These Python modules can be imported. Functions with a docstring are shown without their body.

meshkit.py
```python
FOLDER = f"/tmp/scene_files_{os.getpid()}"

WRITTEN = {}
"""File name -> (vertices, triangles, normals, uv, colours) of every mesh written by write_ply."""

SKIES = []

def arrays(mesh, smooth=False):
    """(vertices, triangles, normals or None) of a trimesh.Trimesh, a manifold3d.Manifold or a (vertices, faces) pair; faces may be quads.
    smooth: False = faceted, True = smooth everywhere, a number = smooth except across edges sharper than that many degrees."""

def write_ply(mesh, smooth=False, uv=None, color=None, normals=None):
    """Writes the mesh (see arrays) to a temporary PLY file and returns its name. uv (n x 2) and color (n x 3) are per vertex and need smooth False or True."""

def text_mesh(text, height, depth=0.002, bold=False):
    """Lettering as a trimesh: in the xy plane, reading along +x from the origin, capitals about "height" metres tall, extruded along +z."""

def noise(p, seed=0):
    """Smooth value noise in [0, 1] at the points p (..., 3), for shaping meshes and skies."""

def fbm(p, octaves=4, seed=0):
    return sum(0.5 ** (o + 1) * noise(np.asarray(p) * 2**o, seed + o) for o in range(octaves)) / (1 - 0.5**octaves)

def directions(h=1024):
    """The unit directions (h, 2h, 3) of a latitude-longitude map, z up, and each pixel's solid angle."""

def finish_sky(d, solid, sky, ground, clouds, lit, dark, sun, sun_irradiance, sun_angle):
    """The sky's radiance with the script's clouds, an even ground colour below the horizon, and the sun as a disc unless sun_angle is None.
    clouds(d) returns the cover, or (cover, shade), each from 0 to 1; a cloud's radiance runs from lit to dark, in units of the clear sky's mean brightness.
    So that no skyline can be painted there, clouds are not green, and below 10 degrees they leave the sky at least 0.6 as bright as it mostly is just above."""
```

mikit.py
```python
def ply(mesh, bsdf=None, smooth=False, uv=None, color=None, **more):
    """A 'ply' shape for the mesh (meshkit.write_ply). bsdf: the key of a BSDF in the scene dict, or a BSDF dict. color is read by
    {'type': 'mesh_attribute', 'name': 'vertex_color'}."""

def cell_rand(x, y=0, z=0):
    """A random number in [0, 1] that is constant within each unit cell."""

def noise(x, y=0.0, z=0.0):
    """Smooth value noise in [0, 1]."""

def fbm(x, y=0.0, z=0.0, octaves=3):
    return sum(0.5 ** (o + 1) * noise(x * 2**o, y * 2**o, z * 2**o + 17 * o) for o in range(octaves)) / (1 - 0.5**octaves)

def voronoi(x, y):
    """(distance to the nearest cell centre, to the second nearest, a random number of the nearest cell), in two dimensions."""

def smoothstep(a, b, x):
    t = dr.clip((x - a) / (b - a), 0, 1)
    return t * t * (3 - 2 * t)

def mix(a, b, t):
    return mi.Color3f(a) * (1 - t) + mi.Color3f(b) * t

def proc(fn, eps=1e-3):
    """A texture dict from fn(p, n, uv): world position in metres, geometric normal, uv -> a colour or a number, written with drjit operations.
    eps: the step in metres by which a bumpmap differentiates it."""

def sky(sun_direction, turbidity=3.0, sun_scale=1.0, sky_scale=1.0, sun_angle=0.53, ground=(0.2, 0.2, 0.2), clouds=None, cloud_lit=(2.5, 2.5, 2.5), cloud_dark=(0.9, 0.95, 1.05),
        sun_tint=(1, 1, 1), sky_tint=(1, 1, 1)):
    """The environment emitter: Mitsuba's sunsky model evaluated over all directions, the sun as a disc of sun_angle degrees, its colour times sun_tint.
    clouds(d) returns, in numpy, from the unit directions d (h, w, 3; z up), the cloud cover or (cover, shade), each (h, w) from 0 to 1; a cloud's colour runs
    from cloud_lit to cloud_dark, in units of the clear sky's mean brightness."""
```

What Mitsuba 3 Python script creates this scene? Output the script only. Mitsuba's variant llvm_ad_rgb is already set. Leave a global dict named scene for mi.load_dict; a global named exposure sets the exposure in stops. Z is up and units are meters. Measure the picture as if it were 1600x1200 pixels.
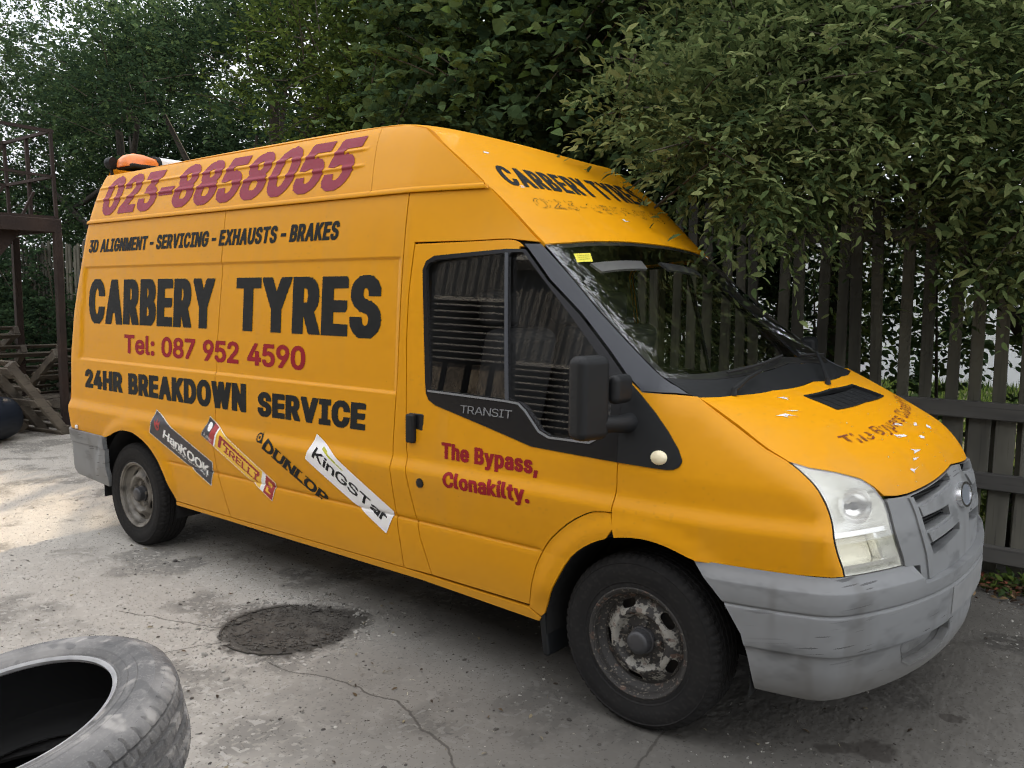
import math, random, numpy as np, trimesh, shapely, drjit as dr, mitsuba as mi, mikit, meshkit
import manifold3d as m3
from shapely import affinity
from shapely.geometry import Polygon, LineString, Point, MultiPolygon, box as sbox
T = mi.ScalarTransform4f
scene, labels = {}, {}
# ------------------------------------------------------------------ camera, sky, exposure
CAM = np.array([1.63, -3.75, 1.68]); YAW, PITCH, ROLL = map(math.radians, (128.85, -5.85, 0.45))
fwd = np.array([math.cos(PITCH)*math.cos(YAW), math.cos(PITCH)*math.sin(YAW), math.sin(PITCH)])
rgt = np.cross(fwd, [0, 0, 1.0]); rgt /= np.linalg.norm(rgt); upv = np.cross(rgt, fwd)
upv = -math.sin(ROLL)*rgt + math.cos(ROLL)*upv
scene['camera'] = {'type': 'perspective', 'fov': math.degrees(2*math.atan(800/1341.0)), 'fov_axis': 'x', 'near_clip': 0.05, 'far_clip': 500.0,
                   'to_world': T().look_at(origin=CAM.tolist(), target=(CAM+fwd).tolist(), up=upv.tolist())}
SUN = np.array([-0.53*.80, 0.85*.80, 0.60]); SUN /= np.linalg.norm(SUN)
def cloud_cover(d):
    n = meshkit.fbm(d*np.array([3.0, 3.0, 5.0])+7.3, 4, seed=5); el = np.clip(d[..., 2], 0, 1)
    return np.clip(.90+.8*(n-.5), .6, 1.0), np.clip(.80-.75*el+.7*(n-.5), 0, 1)      # a bright overcast: lighter towards the zenith
scene['sky'] = mikit.sky(SUN.tolist(), turbidity=3, sun_scale=0.40, sun_angle=1.5, clouds=cloud_cover, cloud_lit=(3.0, 3.0, 3.05), cloud_dark=(1.15, 1.18, 1.24))
exposure = 3.35

# ------------------------------------------------------------------ helpers
def tag(key, label=None, cat=None, group=None, kind=None):
    d = labels.setdefault(key, {})
    for k, v in (('label', label), ('category', cat), ('group', group), ('kind', kind)):
        if v: d[k] = v
def free(key):
    if key not in scene and key not in _roots: return key
    i = 1
    while f'{key}_{i:03d}' in scene or f'{key}_{i:03d}' in _roots: i += 1
    return f'{key}_{i:03d}'
_roots = set()
def thing(name, label, cat, group=None):
    k = free(name); _roots.add(k); tag(k, label, cat, group); return k
def put(key, mesh, bsdf, smooth=False, kind=None, label=None, **more):
    k = free(key); scene[k] = mikit.ply(mesh, bsdf, smooth=smooth, **more)
    if kind or label: tag(k, label, None, None, kind)
    return k
def put_n(key, v, f, n, bsdf, kind=None, label=None):
    """a mesh with its own vertex normals"""
    k = free(key); p = meshkit.write_ply((v, f), False, normals=n)
    scene[k] = {'type': 'ply', 'filename': p, 'face_normals': False, 'bsdf': {'type': 'ref', 'id': bsdf}}
    if kind or label: tag(k, label, None, None, kind)
    return k
def cat(ms): return trimesh.util.concatenate(ms)
def rotm(axis, deg): return trimesh.transformations.rotation_matrix(math.radians(deg), axis)
def bx(x0, x1, y0, y1, z0, z1, ch=0.0):
    if ch <= 0:
        m = trimesh.creation.box((x1-x0, y1-y0, z1-z0)); m.apply_translation(((x0+x1)/2, (y0+y1)/2, (z0+z1)/2)); return m
    P = []
    for x, sx in ((x0, 1), (x1, -1)):
        for y, sy in ((y0, 1), (y1, -1)):
            for z, sz in ((z0, 1), (z1, -1)):
                P += [(x+sx*ch, y+sy*ch, z), (x+sx*ch, y, z+sz*ch), (x, y+sy*ch, z+sz*ch)]
    return trimesh.convex.convex_hull(np.array(P))
def rbox(c, size, r, rot=None, seg=12):
    c, h = np.array(c, float), np.array(size)/2-r
    sp = m3.Manifold.sphere(r, seg)
    mm = m3.Manifold.batch_hull([sp.translate([sx*h[0], sy*h[1], sz*h[2]]) for sx in (-1, 1) for sy in (-1, 1) for sz in (-1, 1)]).to_mesh()
    t = trimesh.Trimesh(mm.vert_properties[:, :3], mm.tri_verts)
    if rot is not None: t.apply_transform(rot)
    t.apply_translation(c); return t
def bar(p, q, w, h=None, roll=0.0, ch=0.0):
    """a square bar from p to q"""
    p, q = np.array(p, float), np.array(q, float); L = np.linalg.norm(q-p); d = (q-p)/L
    a = np.cross(d, [0, 0, 1.0]) if abs(d[2]) < .95 else np.cross(d, [0, 1.0, 0]); a /= np.linalg.norm(a); b = np.cross(d, a)
    a, b = math.cos(roll)*a+math.sin(roll)*b, -math.sin(roll)*a+math.cos(roll)*b
    m = bx(-w/2, w/2, -(h or w)/2, (h or w)/2, 0, L, ch); M = np.eye(4); M[:3, 0], M[:3, 1], M[:3, 2], M[:3, 3] = a, b, d, p
    m.apply_transform(M); return m
def tube(pts, radii, n=8):
    pts = np.array(pts, float); radii = np.broadcast_to(radii, len(pts)); V = []; F = []
    a = None
    for i in range(len(pts)):
        d = pts[min(i+1, len(pts)-1)]-pts[max(i-1, 0)]; d /= np.linalg.norm(d)
        if a is None: a = np.cross(d, [0.3, 0.9, 0.2])
        a = a-d*(a@d); a /= np.linalg.norm(a); b = np.cross(d, a)
        for k in range(n):
            t = 2*math.pi*k/n; V.append(pts[i]+radii[i]*(math.cos(t)*a+math.sin(t)*b))
    for i in range(len(pts)-1):
        for k in range(n):
            p, q = i*n+k, i*n+(k+1) % n; F += [(p, q, q+n), (p, q+n, p+n)]
    e = len(V); V += [pts[0], pts[-1]]
    for k in range(n): F += [(e, (k+1) % n, k), (e+1, (len(pts)-1)*n+k, (len(pts)-1)*n+(k+1) % n)]
    return trimesh.Trimesh(np.array(V), np.array(F), process=False)
def lathe(prof, n=64, mod=None):
    """prof: (radius, along) rows, turned about the y axis; mod(i, radii) may change the radii of one angle"""
    prof = np.array(prof, float); m = len(prof); V = np.zeros((n, m, 3))
    for i in range(n):
        t = 2*math.pi*i/n; r = prof[:, 0] if mod is None else mod(i, prof[:, 0].copy())
        V[i] = np.stack([r*math.cos(t), prof[:, 1], r*math.sin(t)], 1)
    i, j = np.meshgrid(np.arange(n), np.arange(m-1), indexing='ij'); i, j = i.ravel(), j.ravel()
    a, b, c, d = i*m+j, ((i+1) % n)*m+j, ((i+1) % n)*m+j+1, i*m+j+1
    return trimesh.Trimesh(V.reshape(-1, 3), np.vstack([np.stack([a, b, c], 1), np.stack([a, c, d], 1)]), process=False)
def xf(m, M): m = m.copy(); m.apply_transform(M); return m
def mv(m, x=0, y=0, z=0): m = m.copy(); m.apply_translation((x, y, z)); return m

# ------------------------------------------------------------------ materials
N_, F_, ST_, MX = mikit.noise, mikit.fbm, mikit.smoothstep, mikit.mix
def two(b): return {'type': 'twosided', 'bsdf': b}
def pr(col, rough=0.5, **k):
    base = {'type': 'rgb', 'value': list(col)} if not isinstance(col, dict) else col
    r = rough if isinstance(rough, dict) else float(rough)
    return two({'type': 'principled', 'base_color': base, 'roughness': r, **k})
def C3(r, g, b): return mi.Color3f(r, g, b)
def paint_fn(p, n, uv):
    dust = F_(p.x*1.7, p.y*1.7, p.z*2.3, 3); streak = N_(p.x*14, p.y*14, p.z*1.1)
    c = MX(C3(.60, .256, .0010), C3(.66, .288, .0022), dust)
    low = ST_(.62, .30, p.z+.12*F_(p.x*3, p.y*3, p.z*6, 2))
    c = MX(c, C3(.24, .15, .06), .35*low)
    c = MX(c, C3(.42, .24, .07), .10*ST_(.55, .85, streak))
    sp = ST_(.80, .86, N_(p.x*55, p.y*55, p.z*55))*ST_(.55, .75, N_(p.x*4, p.y*4, p.z*4+9))
    return MX(c, C3(.34, .17, .03), .14*sp)
scene['paint'] = pr(mikit.proc(paint_fn), .42, specular=.24, clearcoat=.12, clearcoat_gloss=.85)
def grey_fn(p, n, uv):
    s = F_(p.x*7, p.y*7, p.z*13, 4); b = F_(p.x*2.3, p.y*2.3, p.z*2.3, 3)
    c = MX(C3(.150, .155, .158), C3(.212, .217, .220), b)
    c = MX(c, C3(.095, .098, .10), .55*ST_(.54, .74, s))
    scr = ST_(.76, .84, N_(p.x*9+14*p.z, p.y*9-10*p.z, p.z*130-20*p.x))*ST_(.5, .72, F_(p.x*4, p.y*4, p.z*4, 2))
    c = MX(c, C3(.05, .05, .052), .75*scr)
    low = ST_(.52, .34, p.z+.1*b)
    run = ST_(.55, .80, F_(p.x*11, p.y*11, p.z*2.0, 3))
    c = MX(c, C3(.085, .080, .072), .35*run)
    return MX(c, C3(.105, .098, .086), .70*low)
scene['bumper_grey'] = pr(mikit.proc(grey_fn), .58, specular=.4)
scene['black_plastic'] = pr((.010, .011, .012), .55, specular=.28)
scene['dark_trim'] = pr((.008, .008, .009), .34, specular=.32)
scene['pillar_grey'] = pr((.045, .049, .058), .40, specular=.5)
scene['shell_black'] = pr((.008, .008, .008), .9)
scene['seal_grey'] = pr((.16, .165, .17), .5)
def rubber_fn(p, n, uv):
    b = F_(p.x*5, p.y*5, p.z*5, 3); s = N_(p.x*90, p.y*90, p.z*90)
    return MX(C3(.009, .009, .0095), C3(.030, .028, .026), b*.5+.28*ST_(.5, .9, s))
scene['rubber'] = pr(mikit.proc(rubber_fn), .80, specular=.22)
def wornrubber_fn(p, n, uv):
    b = F_(p.x*7, p.y*7, p.z*7, 4); s = F_(p.x*28, p.y*28, p.z*28, 3)
    c = MX(C3(.095, .092, .090), C3(.205, .195, .185), ST_(.35, .75, b))
    c = MX(c, C3(.33, .31, .285), .7*ST_(.56, .76, s))
    c = MX(c, C3(.24, .23, .21), .25*ST_(.5, .9, N_(p.x*260, p.y*260, p.z*260)))
    return MX(c, C3(.06, .06, .06), .6*ST_(.62, .8, N_(p.x*40, p.y*40, p.z*11)))
scene['worn_rubber'] = pr(mikit.proc(wornrubber_fn), .62, specular=.4)
scene['bead_rubber'] = pr(mikit.proc(lambda p, n, uv: MX(C3(.12, .12, .12), C3(.36, .355, .35), F_(p.x*30, p.y*30, p.z*30, 3))), .45, specular=.5)
def rustrim_fn(p, n, uv):
    b = F_(p.x*26, p.y*26, p.z*26, 4); g = N_(p.x*120, p.y*120, p.z*120); r = dr.sqrt(dr.square(p.x)+dr.square(p.z-.345))
    k = .10*(b-.5)+.03*(g-.5)
    cream = ST_(.088, .104, r+k)*(1-ST_(.155, .172, r+k))
    c = MX(C3(.034, .032, .030), C3(.235, .225, .20), cream*ST_(.44, .54, b+.15*(g-.5)))
    c = MX(c, C3(.12, .070, .050), .6*ST_(.64, .72, F_(p.x*34+5, p.y*34, p.z*34, 3)))
    return MX(c, C3(.20, .175, .14), .5*ST_(.70, .80, g))
scene['rim_rusty'] = pr(mikit.proc(rustrim_fn), .62, specular=.4)
def dustrim_fn(p, n, uv):
    b = F_(p.x*14, p.y*14, p.z*14, 3)
    return MX(C3(.07, .062, .052), C3(.20, .185, .16), ST_(.3, .7, b))
scene['rim_dusty'] = pr(mikit.proc(dustrim_fn), .55, metallic=.25)
scene['rim_dark'] = pr((.030, .027, .025), .6)
scene['hub_grey'] = pr((.05, .05, .053), .45, metallic=.2)
scene['glass'] = {'type': 'thindielectric', 'int_ior': 1.52}
scene['lens_clear'] = {'type': 'blendbsdf', 'weight': mikit.proc(lambda p, n, uv: .05+.10*F_(p.x*9, p.y*9, p.z*9, 3)),
                       'a': {'type': 'thindielectric', 'int_ior': 1.55},
                       'b': {'type': 'principledthin', 'base_color': {'type': 'rgb', 'value': [.82, .82, .74]}, 'roughness': .35, 'diff_trans': 1.3}}
scene['chrome'] = two({'type': 'roughconductor', 'material': 'Al', 'alpha': .12})
scene['reflector'] = pr((.80, .80, .78), .20, metallic=.85, specular=.6)
scene['lamp_white'] = pr((.84, .84, .80), .30, metallic=.3, specular=.6)
scene['lamp_amber'] = pr((.78, .75, .60), .35, specular=.5)
scene['repeater_cream'] = pr((.78, .70, .48), .3, specular=.5, clearcoat=.6)
scene['beacon_orange'] = pr((.72, .20, .035), .25, specular=.5, clearcoat=.7)
scene['plate'] = pr(mikit.proc(lambda p, n, uv: MX(C3(.15, .155, .16), C3(.25, .25, .245), F_(p.x*9, p.y*9, p.z*9, 3))), .5)
scene['badge_grey'] = pr((.20, .22, .25), .35, metallic=.3)
scene['white_plastic'] = pr((.66, .66, .65), .4)
scene['vinyl_black'] = pr(mikit.proc(lambda p, n, uv: MX(C3(.006, .007, .0075), C3(.016, .017, .017), F_(p.x*6, p.y*6, p.z*6, 3))), .62, specular=.2)
scene['vinyl_maroon'] = pr(mikit.proc(lambda p, n, uv: MX(C3(.235, .008, .013), C3(.290, .013, .020), F_(p.x*4, p.y*4, p.z*4, 2))), .58, specular=.2)
scene['vinyl_faded'] = pr(mikit.proc(lambda p, n, uv: MX(C3(.20, .012, .024), C3(.265, .036, .062), F_(p.x*5, p.y*5, p.z*5, 3))), .52, specular=.25)
scene['vinyl_charcoal'] = pr((.030, .027, .031), .42)
scene['vinyl_white'] = pr((.78, .77, .75), .4)
scene['vinyl_yellow'] = pr((.78, .47, .035), .4)
scene['vinyl_lime'] = pr((.46, .46, .03), .4)
scene['vinyl_red'] = pr((.33, .022, .020), .4)
scene['vinyl_worn'] = pr((.15, .028, .012), .6)
scene['sticker_yellow'] = pr((.80, .72, .08), .5)
scene['interior_dark'] = pr((.014, .0145, .015), .8)
scene['interior_dash'] = pr((.040, .041, .042), .85)
scene['visor_grey'] = pr((.14, .14, .137), .7)
scene['chip'] = pr((.62, .60, .56), .6)
def rust_fn(p, n, uv):
    b = F_(p.x*4, p.y*4, p.z*4, 4)
    return MX(C3(.018, .013, .012), C3(.050, .030, .022), b)
scene['rusty_steel'] = pr(mikit.proc(rust_fn), .85)
def grain(p, a, b2, c2):
    g = F_(p.x*7, p.y*7, p.z*1.2, 3); h = N_(p.x*110, p.y*110, p.z*5); s = F_(p.x*2.2, p.y*2.2, p.z*2.2, 3)
    c = MX(a, b2, ST_(.25, .75, g)); c = MX(c, c2, .6*ST_(.55, .95, h)); return MX(c, a*.45, .6*ST_(.55, .8, s))
scene['fence_wood'] = pr(mikit.proc(lambda p, n, uv: grain(p, C3(.046, .044, .034), C3(.112, .106, .078), C3(.032, .031, .025))), .85)
scene['barrier_wood'] = pr(mikit.proc(lambda p, n, uv: grain(p, C3(.062, .059, .049), C3(.128, .122, .098), C3(.045, .043, .038))), .85)
scene['rail_wood'] = pr(mikit.proc(lambda p, n, uv: grain(mi.Point3f(p.z, p.y, p.x), C3(.060, .058, .054), C3(.105, .10, .090), C3(.045, .042, .040))), .85)
scene['pallet_wood'] = pr(mikit.proc(lambda p, n, uv: grain(mi.Point3f(p.x, p.z, p.y), C3(.10, .085, .068), C3(.19, .165, .13), C3(.065, .055, .045))), .85)
scene['barrel_blue'] = pr((.012, .017, .028), .5)
scene['bark'] = pr(mikit.proc(lambda p, n, uv: MX(C3(.022, .019, .016), C3(.080, .070, .058), F_(p.x*16, p.y*16, p.z*4, 4))), .9)
scene['twig'] = pr((.055, .045, .030), .8)
def leafm(rough=.42, dt=.75, spec=None):
    return {'type': 'principledthin', 'base_color': {'type': 'mesh_attribute', 'name': 'vertex_color'}, 'roughness': rough, 'diff_trans': dt}
scene['leaf'] = leafm(.34)
scene['leaf_litter'] = two({'type': 'diffuse', 'reflectance': {'type': 'mesh_attribute', 'name': 'vertex_color'}})
CRACKS = [[(-2.62, -2.10), (-2.30, -1.93), (-2.08, -1.78), (-2.02, -1.62), (-1.98, -1.50)], [(-2.75, -1.62), (-2.45, -1.52), (-2.16, -1.42), (-2.07, -1.36)],
          [(-1.60, -1.50), (-1.47, -1.50), (-1.34, -1.45), (-1.16, -1.40), (-1.00, -1.42), (-.88, -1.38), (-.78, -1.41), (-.64, -1.47), (-.46, -1.52), (-.2, -1.70)], [(.055, -.70), (.11, -.93), (.15, -1.19), (.22, -1.8)]]
def ground_fn(p, n, uv):
    b = F_(p.x*.55, p.y*.55, .0, 4); m = F_(p.x*3.1, p.y*3.1, 1.0, 4); s = N_(p.x*38, p.y*38, .0); g = N_(p.x*120, p.y*120, .0)
    c = MX(C3(.285, .266, .235), C3(.385, .362, .325), b)
    c = MX(c, C3(.150, .141, .127), .80*ST_(.48, .68, m))
    c = MX(c, C3(.43, .41, .375), .50*ST_(.74, .84, s))
    c = MX(c, C3(.07, .066, .058), .65*ST_(.80, .88, g))
    c = MX(c, C3(.40, .38, .33), .30*ST_(.70, .80, N_(p.x*64+3, p.y*64, 3.0)))
    willow_shade = ST_(-.60, .30, p.x*.62+p.y*.55+.95+1.1*(F_(p.x*.9, p.y*.9, 7.0, 3)-.5))
    c = MX(c, c*.30, .88*willow_shade)  # shade under the willow, painted into the concrete colour towards fence and van nose
    oil = ST_(.55, .0, dr.sqrt(dr.square((p.x+.4)*.8)+dr.square(p.y*.55))-.9+.8*(m-.5))
    c = MX(c, C3(.085, .08, .072), .55*oil)
    dr_x = p.x-(-1.875); dr_y = p.y-(-1.20); rr = dr.sqrt(dr_x*dr_x+dr_y*dr_y)+.10*(F_(p.x*13, p.y*13, 6.0, 4)-.5)-.10*dr.exp(-(dr.square(dr_x-.16)+dr.square(dr_y-.34))/.03)
    rr = rr+.09*(F_(p.x*34, p.y*34, 2.0, 3)-.5)
    c = MX(c, C3(.036, .032, .027), .88*ST_(.375, .285, rr))
    for (ox, oy, r, a) in ((.78, -.52, .10, .85), (.93, -.06, .05, .7), (.66, -.60, .07, .7), (-1.72, -1.10, .17, .55)):
        d = dr.sqrt(dr.square(p.x-ox)+dr.square(p.y-oy))+.12*(F_(p.x*16, p.y*16, 5.0, 3)-.5)
        c = MX(c, C3(.045, .04, .035), a*ST_(r, r*.55, d))
    wob = .035*(F_(p.x*11, p.y*11, 8.0, 3)-.5); wob2 = .035*(F_(p.x*11, p.y*11, 4.0, 3)-.5)
    dm = mi.Float(9.0)
    for line in CRACKS:
        for (ax, ay), (bx_, by_) in zip(line[:-1], line[1:]):
            ux, uy = bx_-ax, by_-ay; L2 = ux*ux+uy*uy
            t = dr.clip(((p.x+wob-ax)*ux+(p.y+wob2-ay)*uy)/L2, 0, 1)
            dm = dr.minimum(dm, dr.sqrt(dr.square(p.x+wob-ax-t*ux)+dr.square(p.y+wob2-ay-t*uy)))
    c = MX(c, C3(.040, .036, .030), .70*ST_(.008, .002, dm))
    return c
def ground_h(p, n, uv): return .010*F_(p.x*9, p.y*9, .0, 3)+.004*N_(p.x*45, p.y*45, .0)+.0025*N_(p.x*110, p.y*110, 2.0)
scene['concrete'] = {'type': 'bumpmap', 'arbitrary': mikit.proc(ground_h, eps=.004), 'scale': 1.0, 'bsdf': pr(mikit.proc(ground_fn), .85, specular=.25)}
scene['soil'] = pr(mikit.proc(lambda p, n, uv: MX(C3(.05, .042, .03), C3(.10, .11, .035), F_(p.x*2, p.y*2, .0, 3))), .95)
scene['mud'] = {'type': 'bumpmap', 'arbitrary': mikit.proc(lambda p, n, uv: .02*F_(p.x*20, p.y*20, .0, 3), eps=.004), 'scale': 1.0,
                'bsdf': pr(mikit.proc(lambda p, n, uv: MX(C3(.024, .021, .018), C3(.090, .082, .070), F_(p.x*14, p.y*14, .0, 4))), .7, specular=.4)}
scene['stone'] = pr(mikit.proc(lambda p, n, uv: MX(C3(.10, .095, .085), C3(.42, .40, .36), N_(p.x*31, p.y*31, p.z*31))), .9)
scene['white_wall'] = pr((.72, .73, .74), .9)
scene['cladding'] = pr(mikit.proc(lambda p, n, uv: MX(C3(.20, .205, .20), C3(.30, .30, .29), F_(p.x*2, p.y*2, p.z*.6, 3))), .6)
scene['shed_dark'] = pr((.06, .065, .07), .6)
scene['louvre_grey'] = pr((.20, .20, .195), .6)
scene['roof_sheet'] = pr((.22, .23, .235), .5)
# --- van surfaces (metres; x forward from the front axle, y to the left, z up) ---
from scipy.interpolate import PchipInterpolator as PC
def ss(a,b,x):
    t=np.clip((np.asarray(x,float)-a)/(b-a),0,1); return t*t*(3-2*t)
_b=PC([.15,.28,.45,.70,.80,1.0,1.25,1.6,1.9,2.16,2.3,2.42,2.5,2.56,2.60],[.94,.955,.965,.975,.978,.976,.970,.952,.928,.895,.855,.81,.765,.70,.58])
def gapz(x): return np.interp(x,[.15,.21,.34,.47,.53,.59,.65,.69,.72,.80],[1.335,1.32,1.23,1.15,1.12,1.08,1.02,.93,.82,.5])
def side_y(x,z):
    x,z=np.asarray(x,float),np.asarray(z,float)
    y=_b(np.clip(z,.15,2.6))
    zz=np.clip((z-1.0),0,None)
    y=y-np.clip(x-.05,0,None)**2.2*.27
    y=y-zz**1.3*(.16*np.clip((x+1.3)/.7,0,3)**1.2)*(1-.55*ss(1.95,2.5,z))
    # swage
    y=y+.026*(1-ss(.862,.940,z))*np.clip((z-.63)/.23,0,1)
    # lower crease
    y=y-.0075*np.exp(-((z-.632)/.006)**2)*ss(-3.42,-3.3,x)*(1-ss(-.5,-.42,x))
    y=y-.003*ss(.60,.632,z)*(1-ss(.632,.66,z))*ss(-3.42,-3.3,x)*(1-ss(-.5,-.42,x))
    # recessed panel in the load side
    rec=ss(-4.47-.10*(1.85-z),-4.43-.10*(1.85-z),x)*(1-ss(-1.335,-1.30,x))*ss(1.212,1.232,z)*(1-ss(1.845,1.862,z))
    y=y-.011*rec
    # gutter
    g=ss(2.148,2.156,z)*(1-ss(2.172,2.18,z))*(1-ss(-.86,-.83,x))
    y=y+.016*g
    # roof side ridges
    rx=ss(-4.46,-4.40,x)*(1-ss(-1.70,-1.64,x))
    for zr in (2.315,2.40): y=y+.010*np.exp(-((z-zr)/.008)**2)*rx
    # arch lips
    for x0,z0,r0 in ((.02,.33,.445),(-3.81,.33,.455)):
        r=np.sqrt((x-x0)**2+(z-z0)**2)
        y=y+.020*(1-ss(r0+.015,r0+.10,r))*ss(.38,.50,z)
    # wing top rolls over to the bonnet
    s=np.clip(z-(gapz(x)-.085),0,.14)
    y=y-3.2*s**2*ss(.02,.14,x)
    # a working van's panels are never quite flat
    y=y+.0016*np.sin(2.3*x+1.1*np.sin(3.1*z))*np.sin(4.1*z+.8*np.sin(1.7*x))
    # rear corner
    xr=np.interp(z,[.7,1.2,1.55,1.92,2.17,2.48],[-4.74,-4.73,-4.68,-4.58,-4.53,-4.50])
    y=y-4.0*np.clip(xr+.11-x,0,.16)**2
    return y
# front strip: rows of (edge x, edge z, centre x, centre z)
STRIP=np.array([
(-4.48,2.48,-4.50,2.595),(-3.0,2.51,-3.0,2.625),(-2.2,2.512,-2.2,2.63),(-1.60,2.51,-1.75,2.605),(-1.40,2.49,-1.50,2.545),(-1.278,2.463,-1.335,2.472),
(-1.134,2.362,-1.13,2.371),(-1.016,2.275,-.988,2.275),(-.891,2.173,-.856,2.175),(-.766,2.063,-.722,2.085),(-.655,1.960,-.622,2.004),(-.587,1.903,-.568,1.965),
(-.434,1.763,-.41,1.84),(-.285,1.630,-.23,1.70),(-.134,1.510,-.03,1.555),(-.02,1.425,.16,1.42),(.075,1.360,.33,1.305),(.15,1.325,.42,1.275),
(.188,1.312,.48,1.258),(.34,1.23,.62,1.21),(.47,1.15,.74,1.155),(.53,1.12,.80,1.115),(.59,1.08,.85,1.06),(.65,1.02,.885,1.0),(.69,.93,.912,.92),(.72,.82,.93,.82),(.74,.74,.937,.735),(.745,.66,.94,.66)])
_t=np.concatenate([[0],np.cumsum(np.linalg.norm(np.diff(STRIP[:,:2],axis=0),axis=1)+.02)])
_t=_t+6.009-_t[np.argmin(np.hypot(STRIP[:,0]-.53,STRIP[:,1]-1.12))]
_S=PC(_t,STRIP)
def strip(t,v):
    t=np.asarray(t,float); v=np.asarray(v,float)
    E=_S(np.clip(t,_t[0],_t[-1])); ex,ez,cx,cz=E[...,0],E[...,1],E[...,2],E[...,3]
    ey=side_y(ex,ez)-.002
    p=2.4
    h=1-np.abs(v)**p
    # headlight/bumper area rounder
    return np.stack([ex+(cx-ex)*h, ey*v, ez+(cz-ez)*h],-1)
TT=_t
def xrear(z): return float(np.interp(z, [.7, 1.2, 1.55, 1.92, 2.17, 2.48], [-4.74, -4.73, -4.68, -4.58, -4.53, -4.50]))
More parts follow.
